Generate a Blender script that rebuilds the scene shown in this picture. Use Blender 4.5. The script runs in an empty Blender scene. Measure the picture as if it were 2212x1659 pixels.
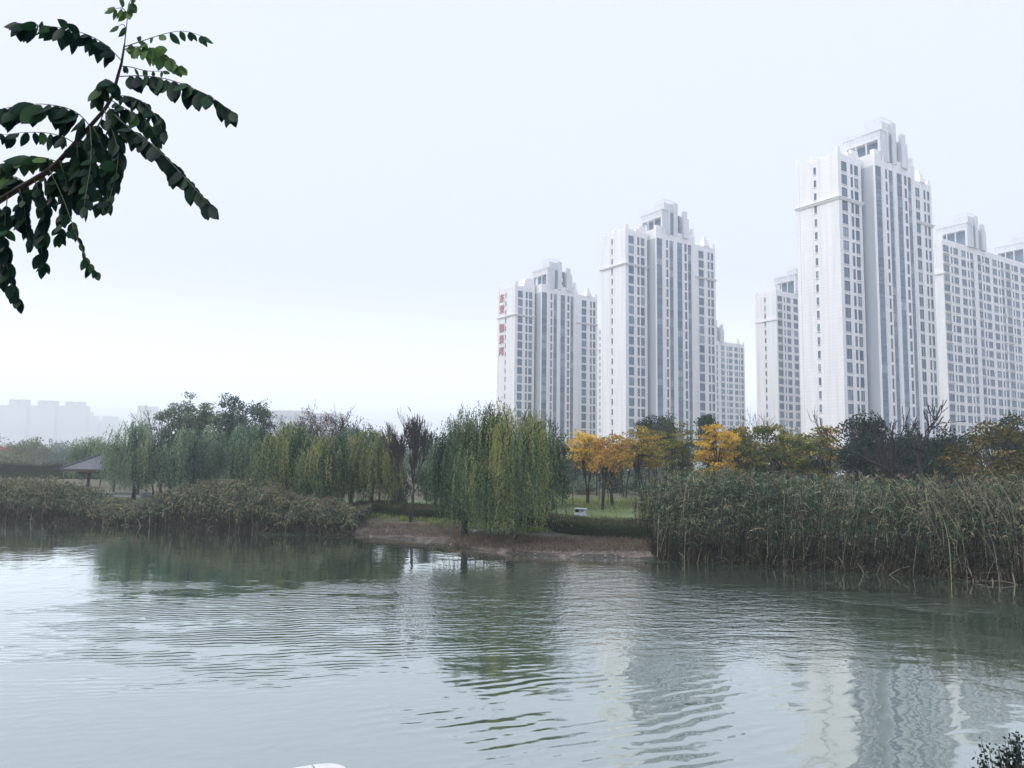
import bpy, math, random
import numpy as np
from mathutils import Vector, Matrix

R_ = math.radians
SC = bpy.context.scene
COL = SC.collection

# ------------------------------------------------------------------ camera, world, sun, exposure
CAM_H = 5.0
FOC = 3050 / 1.8228                 # focal length in pixels of a 2212 px wide picture
PITCH, ROLL = R_(5.4), R_(0.67)
cam_d = bpy.data.cameras.new('camera')
cam = bpy.data.objects.new('camera', cam_d)
COL.objects.link(cam)
cam_d.sensor_width = 36.0
cam_d.lens = 36.0 * FOC / 2212
cam_d.clip_start, cam_d.clip_end = 0.05, 6000
CAM_ROT = Matrix.Rotation(math.pi / 2 + PITCH, 3, 'X') @ Matrix.Rotation(ROLL, 3, 'Z')
cam.matrix_world = Matrix.Translation((0, 0, CAM_H)) @ CAM_ROT.to_4x4()
SC.camera = cam

SUN_EL, SUN_AZ = R_(48), R_(-112)   # azimuth from +Y towards +X: the veiled sun stands behind, to the left
world = bpy.data.worlds.new("World")
SC.world = world
world.use_nodes = True
wt = world.node_tree
wt.nodes.clear()
w_out = wt.nodes.new('ShaderNodeOutputWorld')
w_bg = wt.nodes.new('ShaderNodeBackground')
w_bg.inputs['Strength'].default_value = 0.1
w_sky = wt.nodes.new('ShaderNodeTexSky')
w_sky.sky_type = 'NISHITA'
w_sky.sun_disc = False
w_sky.sun_elevation = SUN_EL
w_sky.sun_rotation = SUN_AZ
w_sky.dust_density = 6.0
w_tc = wt.nodes.new('ShaderNodeTexCoord')
w_sep = wt.nodes.new('ShaderNodeSeparateXYZ')
w_low = wt.nodes.new('ShaderNodeMapRange')
w_low.interpolation_type = 'SMOOTHSTEP'
w_low.inputs['From Min'].default_value = 0.0
w_low.inputs['From Max'].default_value = 0.24
w_base = wt.nodes.new('ShaderNodeMix')     # thick bright air along the horizon
w_base.data_type = 'RGBA'
w_base.inputs['A'].default_value = (13.2, 14.1, 16.4, 1)
w_base.inputs['B'].default_value = (7.35, 7.85, 9.6, 1)
w_map = wt.nodes.new('ShaderNodeMapRange')
w_map.interpolation_type = 'SMOOTHSTEP'
w_map.inputs['From Min'].default_value = 0.56
w_map.inputs['From Max'].default_value = 1.0
w_cloud = wt.nodes.new('ShaderNodeMix')     # overcast: even near the horizon, brighter overhead
w_cloud.data_type = 'RGBA'
w_cloud.inputs['B'].default_value = (20, 21.5, 24.5, 1)
w_mix = wt.nodes.new('ShaderNodeMix')
w_mix.data_type = 'RGBA'
w_mix.inputs['Factor'].default_value = 0.96
wl = wt.links.new
wl(w_tc.outputs['Generated'], w_sep.inputs[0])
wl(w_sep.outputs['Z'], w_map.inputs['Value'])
wl(w_sep.outputs['Z'], w_low.inputs['Value'])
wl(w_low.outputs['Result'], w_base.inputs['Factor'])
wl(w_base.outputs['Result'], w_cloud.inputs['A'])
wl(w_map.outputs['Result'], w_cloud.inputs['Factor'])
wl(w_sky.outputs['Color'], w_mix.inputs['A'])
wl(w_cloud.outputs['Result'], w_mix.inputs['B'])
wl(w_mix.outputs['Result'], w_bg.inputs['Color'])
wl(w_bg.outputs['Background'], w_out.inputs['Surface'])

sun_d = bpy.data.lights.new('sun', 'SUN')
sun_d.energy = 1.5
sun_d.angle = R_(25)
sun_d.color = (1.0, 0.95, 0.88)
sun = bpy.data.objects.new('sun', sun_d)
COL.objects.link(sun)
sd = Vector((math.sin(SUN_AZ) * math.cos(SUN_EL), math.cos(SUN_AZ) * math.cos(SUN_EL), math.sin(SUN_EL)))
sun.rotation_euler = sd.to_track_quat('Z', 'Y').to_euler()

SC.view_settings.view_transform = 'Standard'
SC.view_settings.look = 'None'
SC.view_settings.exposure = 0.25
SC.view_settings.gamma = 1.0
try:
    SC.cycles.volume_bounces = 4
    SC.cycles.max_bounces = 8
    SC.cycles.diffuse_bounces = 3
    SC.cycles.glossy_bounces = 3
    SC.cycles.transparent_max_bounces = 8
    SC.cycles.use_denoising = True
except Exception:
    pass

HAZE_DENSITY = 0.0008
HAZE_COLOR = (0.95, 0.99, 1.0)

# ------------------------------------------------------------------ helpers
def ray(x, y):
    return CAM_ROT @ Vector(((x - 1106) / FOC, -(y - 829.5) / FOC, -1))

def on_z(x, y, z):
    d = ray(x, y)
    return d * ((z - CAM_H) / d.z) + Vector((0, 0, CAM_H))

def at_y(x, y, Y):
    d = ray(x, y)
    return d * (Y / d.y) + Vector((0, 0, CAM_H))

def on_ground(x, y):
    d = ray(x, y)
    for k in range(400):
        P = d * ((30 + .2 * k) / d.y) + Vector((0, 0, CAM_H))
        if P.z <= ground_z(P.x, P.y): break
    return P

def tag(o, label=None, cat=None, group=None, kind=None):
    if label: o['label'] = label
    if cat: o['category'] = cat
    if group: o['group'] = group
    if kind: o['kind'] = kind
    return o

def thing(name, loc, label, cat, group=None, rotz=0.0):
    o = bpy.data.objects.new(name, None)
    o.empty_display_size = 0.3
    COL.objects.link(o)
    o.location = loc
    o.rotation_euler = (0, 0, rotz)
    return tag(o, label, cat, group)

def link(name, mesh, parent=None):
    o = bpy.data.objects.new(name, mesh)
    COL.objects.link(o)
    o.parent = parent
    return o

class MB:
    """collects vertices and faces, then links them as one mesh object"""
    def __init__(s):
        s.v, s.n, s.f = [], 0, []
    def add(s, V, F, mat=0, tone=0.5):
        V = np.asarray(V, float).reshape(-1, 3)
        F = np.asarray(F, int)
        s.v.append(V)
        t = np.broadcast_to(np.asarray(tone, float), (len(F),))
        s.f.append((F + s.n, mat, t))
        s.n += len(V)
    def box(s, lo, hi, mat=0, tone=0.5):
        (a, b, c), (d, e, f) = lo, hi
        V = [(a, b, c), (d, b, c), (d, e, c), (a, e, c), (a, b, f), (d, b, f), (d, e, f), (a, e, f)]
        s.add(V, [(0, 3, 2, 1), (4, 5, 6, 7), (0, 1, 5, 4), (1, 2, 6, 5), (2, 3, 7, 6), (3, 0, 4, 7)], mat, tone)
    def frustum(s, cx, cy, z0, z1, r0, r1, mat=0):
        V = []
        for z, r in ((z0, r0), (z1, r1)):
            V += [(cx - r, cy - r, z), (cx + r, cy - r, z), (cx + r, cy + r, z), (cx - r, cy + r, z)]
        s.add(V, [(0, 3, 2, 1), (4, 5, 6, 7), (0, 1, 5, 4), (1, 2, 6, 5), (2, 3, 7, 6), (3, 0, 4, 7)], mat)
    def tube(s, pts, rad, sides=6, mat=0, tone=0.5):
        P = np.asarray(pts, float)
        k = len(P)
        rad = np.broadcast_to(np.asarray(rad, float), (k,))
        T = np.gradient(P, axis=0)
        T /= np.linalg.norm(T, axis=1)[:, None] + 1e-9
        ref = np.array([0.13, 0.21, 0.97]) if abs(T[:, 2]).mean() < 0.8 else np.array([0.97, 0.2, 0.1])
        A = np.cross(T, ref); A /= np.linalg.norm(A, axis=1)[:, None] + 1e-9
        B = np.cross(T, A)
        an = np.arange(sides) * 2 * math.pi / sides
        V = P[:, None, :] + rad[:, None, None] * (np.cos(an)[None, :, None] * A[:, None, :] + np.sin(an)[None, :, None] * B[:, None, :])
        i = np.arange(k - 1)[:, None] * sides
        j = np.arange(sides)[None, :]
        jn = (j + 1) % sides
        F = np.stack([i + j, i + jn, i + sides + jn, i + sides + j], -1).reshape(-1, 4)
        s.add(V, F, mat, tone)
        if sides > 3:
            base = s.n - k * sides
            s.f.append((np.array([[base + (k - 1) * sides + q for q in range(sides)]]), mat, np.array([float(np.mean(tone))])))
    def leaves(s, P, A, B, tone=0.5, mat=0):
        """one lozenge per row: root P, long axis A, half width B"""
        n = len(P)
        V = np.stack([P, P + 0.45 * A + B, P + A, P + 0.45 * A - B], 1)
        s.add(V, np.arange(4 * n).reshape(n, 4), mat, tone)
    def strips(s, P, W, tone=0.5, mat=0):
        """ribbons: P (n,k,3) centre lines, W (n,k,3) half-width vectors"""
        n, k = P.shape[:2]
        V = np.stack([P - W, P + W], 2)
        b = np.arange(n)[:, None] * (2 * k) + np.arange(k - 1)[None, :] * 2
        F = np.stack([b, b + 1, b + 3, b + 2], -1).reshape(-1, 4)
        t = np.broadcast_to(np.asarray(tone, float).reshape(-1, 1), (n, k - 1)).reshape(-1)
        s.add(V, F, mat, t)
    def mesh(s, name, mats, smooth=False):
        me = bpy.data.meshes.new(name)
        V = np.concatenate(s.v)
        me.vertices.add(len(V))
        me.vertices.foreach_set('co', V.astype(np.float32).ravel())
        idx = np.concatenate([F.ravel() for F, _, _ in s.f])
        size = np.concatenate([np.full(len(F), F.shape[1]) for F, _, _ in s.f])
        mi = np.concatenate([np.full(len(F), m) for F, m, _ in s.f])
        tone = np.concatenate([t for _, _, t in s.f])
        me.loops.add(len(idx))
        me.loops.foreach_set('vertex_index', idx.astype(np.int32))
        me.polygons.add(len(size))
        start = np.concatenate([[0], np.cumsum(size)[:-1]])
        me.polygons.foreach_set('loop_start', start.astype(np.int32))
        me.polygons.foreach_set('material_index', mi.astype(np.int32))
        me.polygons.foreach_set('use_smooth', np.full(len(size), bool(smooth)))
        me.update(calc_edges=True)
        at = me.attributes.new('tone', 'FLOAT', 'FACE')
        at.data.foreach_set('value', tone.astype(np.float32))
        for m in (mats if isinstance(mats, (list, tuple)) else [mats]):
            me.materials.append(m)
        return me
    def build(s, name, mats, parent=None, smooth=False):
        return link(name, s.mesh(name, mats, smooth), parent)

def unit(v):
    return v / (np.linalg.norm(v, axis=-1, keepdims=True) + 1e-9)

# ------------------------------------------------------------------ materials
def new_mat(name):
    m = bpy.data.materials.new(name)
    m.use_nodes = True
    nt = m.node_tree
    b = nt.nodes['Principled BSDF']
    return m, nt, b

def ramp_node(nt, cols):
    r = nt.nodes.new('ShaderNodeValToRGB')
    e = r.color_ramp.elements
    while len(e) < len(cols):
        e.new(0.5)
    for i, c in enumerate(cols):
        e[i].position = i / max(1, len(cols) - 1)
        e[i].color = (*c, 1)
    return r

def leaf_mat(name, cols, translucent=0.3, rough=0.55, spread=0.25, gloss=0.0):
    """per-leaf tone picks a colour from the ramp; every plant shifts a little"""
    m = bpy.data.materials.new(name)
    m.use_nodes = True
    nt = m.node_tree
    nt.nodes.clear()
    out = nt.nodes.new('ShaderNodeOutputMaterial')
    at = nt.nodes.new('ShaderNodeAttribute'); at.attribute_name = 'tone'
    oi = nt.nodes.new('ShaderNodeObjectInfo')
    ma = nt.nodes.new('ShaderNodeMath'); ma.operation = 'MULTIPLY_ADD'
    ma.inputs[1].default_value = spread; ma.inputs[2].default_value = -spread / 2
    ad = nt.nodes.new('ShaderNodeMath'); ad.operation = 'ADD'; ad.use_clamp = True
    rp = ramp_node(nt, cols)
    L = nt.links.new
    L(oi.outputs['Random'], ma.inputs[0]); L(ma.outputs[0], ad.inputs[0]); L(at.outputs['Fac'], ad.inputs[1])
    L(ad.outputs[0], rp.inputs[0])
    d = nt.nodes.new('ShaderNodeBsdfDiffuse'); t = nt.nodes.new('ShaderNodeBsdfTranslucent')
    mx = nt.nodes.new('ShaderNodeMixShader'); mx.inputs[0].default_value = translucent
    L(rp.outputs[0], d.inputs[0]); L(rp.outputs[0], t.inputs[0])
    L(d.outputs[0], mx.inputs[1]); L(t.outputs[0], mx.inputs[2])
    last = mx
    if gloss:
        g = nt.nodes.new('ShaderNodeBsdfGlossy'); g.inputs['Roughness'].default_value = rough
        m2 = nt.nodes.new('ShaderNodeMixShader'); fr = nt.nodes.new('ShaderNodeLayerWeight')
        pw = nt.nodes.new('ShaderNodeMath'); pw.operation = 'POWER'; pw.inputs[1].default_value = 3.0; L(fr.outputs['Facing'], pw.inputs[0])
        mu = nt.nodes.new('ShaderNodeMath'); mu.operation = 'MULTIPLY_ADD'; mu.inputs[1].default_value = gloss; mu.inputs[2].default_value = gloss * .12
        L(pw.outputs[0], mu.inputs[0]); L(mu.outputs[0], m2.inputs[0]); L(mx.outputs[0], m2.inputs[1]); L(g.outputs[0], m2.inputs[2])
        last = m2
    L(last.outputs[0], out.inputs['Surface'])
    return m

def noise_mat(name, c1, c2, scale=3.0, rough=0.85, bump=0.0, detail=6, c3=None, coord='Object', stretch=(1, 1, 1), bscale=None):
    m, nt, b = new_mat(name)
    L = nt.links.new
    tc = nt.nodes.new('ShaderNodeTexCoord')
    mp = nt.nodes.new('ShaderNodeMapping'); mp.inputs['Scale'].default_value = stretch
    L(tc.outputs[coord], mp.inputs['Vector'])
    no = nt.nodes.new('ShaderNodeTexNoise'); no.inputs['Scale'].default_value = scale; no.inputs['Detail'].default_value = detail
    no.inputs['Roughness'].default_value = 0.65
    L(mp.outputs[0], no.inputs['Vector'])
    rp = ramp_node(nt, [c1, c2] if c3 is None else [c1, c2, c3])
    st = nt.nodes.new('ShaderNodeMapRange'); st.inputs[1].default_value = 0.3; st.inputs[2].default_value = 0.7
    L(no.outputs['Fac'], st.inputs[0]); L(st.outputs[0], rp.inputs[0])
    L(rp.outputs[0], b.inputs['Base Color'])
    b.inputs['Roughness'].default_value = rough
    if bump:
        n2 = nt.nodes.new('ShaderNodeTexNoise'); n2.inputs['Scale'].default_value = bscale or scale * 4; n2.inputs['Detail'].default_value = 5
        L(mp.outputs[0], n2.inputs['Vector'])
        bm = nt.nodes.new('ShaderNodeBump'); bm.inputs['Strength'].default_value = 1.0; bm.inputs['Distance'].default_value = bump
        L(n2.outputs['Fac'], bm.inputs['Height']); L(bm.outputs[0], b.inputs['Normal'])
    return m

def wall_mat():
    """pale tile cladding: faint courses, faint streaks of dirt"""
    m, nt, b = new_mat('pale_cladding')
    L = nt.links.new
    tc = nt.nodes.new('ShaderNodeTexCoord')
    sp = nt.nodes.new('ShaderNodeSeparateXYZ'); L(tc.outputs['Object'], sp.inputs[0])
    ad = nt.nodes.new('ShaderNodeMath'); ad.operation = 'ADD'; L(sp.outputs[0], ad.inputs[0]); L(sp.outputs[1], ad.inputs[1])
    cb = nt.nodes.new('ShaderNodeCombineXYZ'); L(ad.outputs[0], cb.inputs[0]); L(sp.outputs[2], cb.inputs[1])
    br = nt.nodes.new('ShaderNodeTexBrick')
    br.inputs['Scale'].default_value = 1.0; br.inputs['Brick Width'].default_value = 1.6; br.inputs['Row Height'].default_value = 0.78
    br.inputs['Mortar Size'].default_value = 0.035; br.offset = 0.0
    br.inputs['Color1'].default_value = (0.80, 0.79, 0.785, 1); br.inputs['Color2'].default_value = (0.77, 0.765, 0.765, 1)
    br.inputs['Mortar'].default_value = (0.69, 0.685, 0.69, 1)
    L(cb.outputs[0], br.inputs['Vector'])
    mp = nt.nodes.new('ShaderNodeMapping'); mp.inputs['Scale'].default_value = (0.9, 0.9, 0.06); L(tc.outputs['Object'], mp.inputs['Vector'])
    no = nt.nodes.new('ShaderNodeTexNoise'); no.inputs['Scale'].default_value = 1.0; no.inputs['Detail'].default_value = 5; L(mp.outputs[0], no.inputs['Vector'])
    rp = nt.nodes.new('ShaderNodeMapRange'); rp.inputs[1].default_value = 0.35; rp.inputs[2].default_value = 0.75
    rp.inputs[3].default_value = 1.0; rp.inputs[4].default_value = 0.87; L(no.outputs['Fac'], rp.inputs[0])
    mx = nt.nodes.new('ShaderNodeMix'); mx.data_type = 'RGBA'; mx.blend_type = 'MULTIPLY'; mx.inputs['Factor'].default_value = 1.0
    L(br.outputs['Color'], mx.inputs['A']); L(rp.outputs[0], mx.inputs['B']); L(mx.outputs['Result'], b.inputs['Base Color'])
    b.inputs['Roughness'].default_value = 0.75
    return m

def glass_mat():
    m, nt, b = new_mat('window_glass')
    L = nt.links.new
    oi = nt.nodes.new('ShaderNodeObjectInfo')
    at = nt.nodes.new('ShaderNodeAttribute'); at.attribute_name = 'tone'
    ad = nt.nodes.new('ShaderNodeMath'); ad.operation = 'ADD'; L(oi.outputs['Random'], ad.inputs[0]); L(at.outputs['Fac'], ad.inputs[1])
    fr = nt.nodes.new('ShaderNodeMath'); fr.operation = 'FRACT'; L(ad.outputs[0], fr.inputs[0])
    rp = ramp_node(nt, [(0.05, 0.10, 0.16), (0.08, 0.15, 0.22), (0.115, 0.20, 0.28), (0.08, 0.135, 0.20), (0.17, 0.26, 0.34), (0.34, 0.40, 0.44)])  # paler, bluer stops: haze and reflection put into the pane colour
    L(fr.outputs[0], rp.inputs[0]); L(rp.outputs[0], b.inputs['Base Color'])
    b.inputs['Roughness'].default_value = 0.12
    wn = nt.nodes.new('ShaderNodeTexNoise'); wn.inputs['Scale'].default_value = 0.35; tcn = nt.nodes.new('ShaderNodeTexCoord'); L(tcn.outputs['Object'], wn.inputs['Vector'])
    wbm = nt.nodes.new('ShaderNodeBump'); wbm.inputs['Distance'].default_value = 0.06; L(wn.outputs['Fac'], wbm.inputs['Height']); L(wbm.outputs[0], b.inputs['Normal'])
    b.inputs['IOR'].default_value = 1.5
    return m

M = {}
M['wall'] = wall_mat()
M['glass'] = glass_mat()
M['trim'] = noise_mat('painted_trim', (0.74, 0.72, 0.71), (0.80, 0.785, 0.77), 1.5, 0.7)
M['frame'] = noise_mat('window_frame_grey', (0.13, 0.145, 0.16), (0.17, 0.185, 0.20), 2.0, 0.5)
M['panel'] = noise_mat('spandrel_panel', (0.10, 0.16, 0.22), (0.15, 0.215, 0.28), 0.7, 0.45)
M['louver'] = noise_mat('louver_grey', (0.14, 0.17, 0.225), (0.20, 0.23, 0.28), 1.0, 0.6)
M['concrete'] = noise_mat('weathered_concrete', (0.45, 0.45, 0.45), (0.58, 0.57, 0.56), 0.7, 0.9)
M['shaded_grey_wall'] = noise_mat('shaded_grey_wall', (0.36, 0.40, 0.43), (0.46, 0.50, 0.53), 0.3, 0.9, stretch=(1, 1, 0.1))  # shade beside the tower recess, put into a darker wall colour
M['shore_stone'] = noise_mat('shore_stone', (0.07, 0.062, 0.056), (0.22, 0.20, 0.185), 0.8, 0.9, c3=(0.34, 0.32, 0.30))
M['weathered'] = noise_mat('weathered_render', (0.52, 0.53, 0.55), (0.66, 0.665, 0.675), 0.5, 0.9, stretch=(1, 1, 0.25))
M['red_sign'] = noise_mat('red_sign_paint', (0.42, 0.14, 0.18), (0.48, 0.18, 0.22), 0.8, 0.5)
M['bark'] = noise_mat('dark_bark', (0.010, 0.009, 0.009), (0.032, 0.027, 0.025), 6.0, 0.95, 0.01, stretch=(1, 1, 0.3))
M['bark_pale'] = noise_mat('grey_bark', (0.05, 0.046, 0.042), (0.11, 0.10, 0.09), 6.0, 0.95, 0.01, stretch=(1, 1, 0.3))
M['twig'] = noise_mat('brown_twig', (0.012, 0.010, 0.010), (0.03, 0.024, 0.022), 6.0, 0.9)
M['willow'] = leaf_mat('willow_leaf', [(0.006, 0.022, 0.018), (0.030, 0.064, 0.040), (0.115, 0.175, 0.09), (0.32, 0.31, 0.10)], 0.3)
M['willow_far'] = leaf_mat('willow_leaf_hazed', [(0.020, 0.052, 0.045), (0.075, 0.13, 0.092), (0.175, 0.25, 0.155), (0.30, 0.35, 0.20)], 0.3)  # leaf colours lightened to stand for fog over the left willows
M['willow_gold'] = leaf_mat('willow_leaf_yellowing', [(0.018, 0.045, 0.028), (0.075, 0.12, 0.06), (0.19, 0.235, 0.10), (0.36, 0.34, 0.12)], 0.35)
M['evergreen'] = leaf_mat('evergreen_leaf', [(0.006, 0.018, 0.015), (0.014, 0.034, 0.022), (0.028, 0.056, 0.030), (0.055, 0.088, 0.040)], 0.15, gloss=0.08)
M['blue_green'] = leaf_mat('blue_green_leaf', [(0.018, 0.042, 0.038), (0.04, 0.075, 0.062), (0.075, 0.12, 0.09), (0.12, 0.165, 0.115)], 0.2)
M['yellow'] = leaf_mat('yellow_leaf', [(0.28, 0.18, 0.03), (0.55, 0.35, 0.05), (0.72, 0.49, 0.09), (0.78, 0.58, 0.18)], 0.35)
M['orange'] = leaf_mat('orange_leaf', [(0.16, 0.10, 0.035), (0.32, 0.19, 0.05), (0.46, 0.28, 0.07), (0.58, 0.38, 0.11)], 0.35)
M['olive'] = leaf_mat('olive_leaf', [(0.035, 0.06, 0.022), (0.11, 0.13, 0.035), (0.25, 0.23, 0.05), (0.52, 0.38, 0.08)], 0.3)
M['amber'] = leaf_mat('amber_green_leaf', [(0.05, 0.07, 0.02), (0.15, 0.15, 0.035), (0.36, 0.25, 0.045), (0.60, 0.40, 0.08)], 0.3)
M['autumn'] = leaf_mat('autumn_brown_leaf', [(0.02, 0.03, 0.018), (0.055, 0.055, 0.025), (0.13, 0.10, 0.035), (0.36, 0.26, 0.08)], 0.3)
M['grey_green'] = leaf_mat('hazed_green_leaf', [(0.04, 0.075, 0.06), (0.09, 0.135, 0.095), (0.15, 0.195, 0.125), (0.23, 0.265, 0.165)], 0.25)  # fog put into the leaf colour: lightened greens
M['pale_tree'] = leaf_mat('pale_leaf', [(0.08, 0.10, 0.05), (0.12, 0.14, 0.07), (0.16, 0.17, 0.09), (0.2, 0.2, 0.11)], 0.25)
M['red_leaf'] = leaf_mat('red_leaf', [(0.25, 0.05, 0.05), (0.4, 0.08, 0.07)], 0.3)
M['russet'] = leaf_mat('russet_leaf', [(0.07, 0.05, 0.035), (0.13, 0.09, 0.06), (0.18, 0.13, 0.085)], 0.25)
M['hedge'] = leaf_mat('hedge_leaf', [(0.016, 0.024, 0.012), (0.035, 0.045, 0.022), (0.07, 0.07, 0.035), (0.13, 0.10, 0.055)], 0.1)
M['reed'] = leaf_mat('reed_green', [(0.004, 0.016, 0.013), (0.016, 0.044, 0.028), (0.070, 0.125, 0.070), (0.36, 0.38, 0.25)], 0.25, spread=0)
M['cane'] = leaf_mat('reed_cane', [(0.014, 0.013, 0.011), (0.035, 0.030, 0.022), (0.11, 0.09, 0.062), (0.42, 0.36, 0.27)], 0.1, spread=0)
M['reed_dry'] = leaf_mat('reed_dry', [(0.012, 0.016, 0.013), (0.052, 0.056, 0.038), (0.18, 0.175, 0.105), (0.46, 0.40, 0.20)], 0.25, spread=0)
M['plume'] = leaf_mat('reed_plume', [(0.09, 0.078, 0.055), (0.17, 0.15, 0.105), (0.28, 0.25, 0.18)], 0.3, spread=0)
M['grass'] = leaf_mat('grass_blade', [(0.06, 0.09, 0.03), (0.13, 0.18, 0.06), (0.24, 0.30, 0.10), (0.42, 0.40, 0.16)], 0.3, spread=0)
M['straw'] = leaf_mat('dry_grass', [(0.07, 0.053, 0.042), (0.14, 0.105, 0.082), (0.25, 0.20, 0.155)], 0.2, spread=0)
M['weed'] = leaf_mat('floating_weed', [(0.03, 0.045, 0.03), (0.045, 0.06, 0.038), (0.07, 0.08, 0.055)], 0.0, spread=0)
M['near_leaf'] = leaf_mat('near_leaflet', [(0.003, 0.016, 0.016), (0.007, 0.030, 0.020), (0.018, 0.060, 0.026), (0.08, 0.17, 0.04)], 0.3, rough=0.35, spread=0.0, gloss=0.05)
M['near_stem'] = noise_mat('near_twig', (0.022, 0.016, 0.014), (0.05, 0.035, 0.028), 30, 0.7)
M['rachis'] = noise_mat('leaf_stalk', (0.05, 0.07, 0.03), (0.08, 0.10, 0.04), 20, 0.6)
M['soil'] = noise_mat('bank_soil', (0.035, 0.028, 0.026), (0.10, 0.077, 0.066), 1.7, 0.95, 0.07, c3=(0.21, 0.165, 0.14), coord='Object')
M['lawn'] = noise_mat('lawn_turf', (0.035, 0.06, 0.022), (0.075, 0.11, 0.04), 0.45, 0.95, 0.06, c3=(0.14, 0.14, 0.07), coord='Object')
M['mud'] = noise_mat('wet_mud', (0.015, 0.014, 0.012), (0.04, 0.034, 0.027), 2.5, 0.8, 0.03, coord='Object')
M['rough_grass'] = noise_mat('rough_bank_grass', (0.02, 0.028, 0.014), (0.05, 0.05, 0.026), 1.6, 0.95, 0.05, c3=(0.11, 0.09, 0.055), coord='Object')
M['litter'] = noise_mat('leaf_litter', (0.045, 0.05, 0.025), (0.10, 0.08, 0.045), 0.5, 0.95, 0.03, coord='Object')
M['slate'] = noise_mat('slate_roof', (0.045, 0.045, 0.06), (0.075, 0.072, 0.09), 4.0, 0.6)
M['timber'] = noise_mat('dark_red_timber', (0.05, 0.028, 0.026), (0.085, 0.05, 0.045), 5.0, 0.7)
M['white_stone'] = noise_mat('white_painted_stone', (0.50, 0.50, 0.495), (0.68, 0.68, 0.67), 14.0, 0.75, 0.003)
M['cab_grey'] = noise_mat('cabinet_paint', (0.30, 0.36, 0.40), (0.38, 0.43, 0.46), 3.0, 0.5)
M['dark'] = noise_mat('dark_panel', (0.015, 0.018, 0.022), (0.03, 0.033, 0.04), 3.0, 0.35)
M['lamp_metal'] = noise_mat('lamp_post_paint', (0.05, 0.06, 0.07), (0.08, 0.09, 0.10), 3.0, 0.5)
M['far_wall'] = noise_mat('far_wall', (0.42, 0.42, 0.43), (0.52, 0.51, 0.51), 0.2, 0.9)

# ------------------------------------------------------------------ the ground
WL = np.array([[-1800, 90], [-300, 75], [-100, 66], [-60, 60], [-36.9, 56.7], [-32.5, 56.1], [-25.7, 54.3], [-20.5, 53.2], [-16.1, 50.9], [-13, 50.1], [-10.3, 49.7],
               [-7.1, 48.1], [-3.8, 45.1], [-2.0, 42.6], [0, 40.8], [2.3, 39.9], [6.9, 39.5], [8.6, 38.7], [13.1, 37.1], [16.6, 35.5],
               [19.2, 34.1], [21.3, 32.8], [30, 28.5], [45, 24], [100, 20], [300, 15], [1800, 15]], float)
def shore_y(X):
    return np.interp(X, WL[:, 0], WL[:, 1])
HD = np.array([-30, -3, -0.6, 0, 0.25, 0.8, 2.2, 4.0, 7.0, 12, 25, 60, 150, 400, 2600], float)
HZ = np.array([-1.6, -1.0, -0.18, 0.0, 0.14, 0.24, 0.40, 0.55, 0.85, 1.0, 1.05, 1.2, 1.3, 1.5, 1.5], float)
def wob(X, Y):
    return 0.05 * np.sin(X * 0.9 + Y * 0.31) + 0.04 * np.sin(Y * 0.7 - X * 0.47 + 1.3) + 0.03 * np.sin(X * 2.3 + 0.6) * np.sin(Y * 1.9)
def ground_z(X, Y):
    d = Y - shore_y(X)
    return float(np.interp(d, HD, HZ) + wob(X, Y) * np.clip((d + 0.2) / 3, 0, 1))

def make_ground():
    xs = np.concatenate([[-1700, -900, -500, -250, -150, -100, -75, -60], np.arange(-50, 40.1, 0.8), [45, 60, 80, 110, 160, 250, 500, 900, 1700]])
    ds = np.array([-30, -8, -3, -1, -0.5, -0.2, 0, 0.15, 0.3, 0.5, 0.8, 1.2, 1.6, 2.2, 2.8, 3.4, 4, 5, 6, 7, 8.5, 10, 12, 15, 18, 22, 27, 33, 42, 55, 75, 110, 160, 260, 420, 800, 1500, 2500], float)
    X, D = np.meshgrid(xs, ds)
    edge = 0.22 * np.sin(X * 1.7) + 0.15 * np.sin(X * 3.9 + 1) + 0.1 * np.sin(X * 7.7)
    Y = shore_y(X) + D + edge * np.clip(1 - np.abs(D) / 5, 0, 1)
    dd = Y - shore_y(X)
    Z = np.interp(dd, HD, HZ) + wob(X, Y) * np.clip((dd + 0.2) / 3, 0, 1)
    n, k = X.shape
    b = np.arange(n - 1)[:, None] * k + np.arange(k - 1)[None, :]
    F = np.stack([b, b + 1, b + k + 1, b + k], -1)
    V = np.stack([X, Y, Z], -1)
    mb = MB()
    mb.v.append(V.reshape(-1, 3)); mb.n = n * k
    for r in range(n - 1):
        dm = 0.5 * (ds[r] + ds[r + 1])
        wet = dm < 0.22
        for mat, sel in ((3 if wet else 0, (xs[:-1] > -10.6) & (xs[:-1] < 8.0)), (3, (xs[:-1] <= -10.6) | (xs[:-1] >= 8.0))):
            q = (4 if (mat == 0 and dm > 1.7) else mat) if dm < 9.5 else (1 if dm < 22 else 2)
            mb.f.append((F[r][sel], q, np.full(int(sel.sum()), 0.5)))
    g = mb.build('ground', [M['soil'], M['lawn'], M['litter'], M['mud'], M['rough_grass']], smooth=True)
    tag(g, kind='structure')
make_ground()

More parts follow.
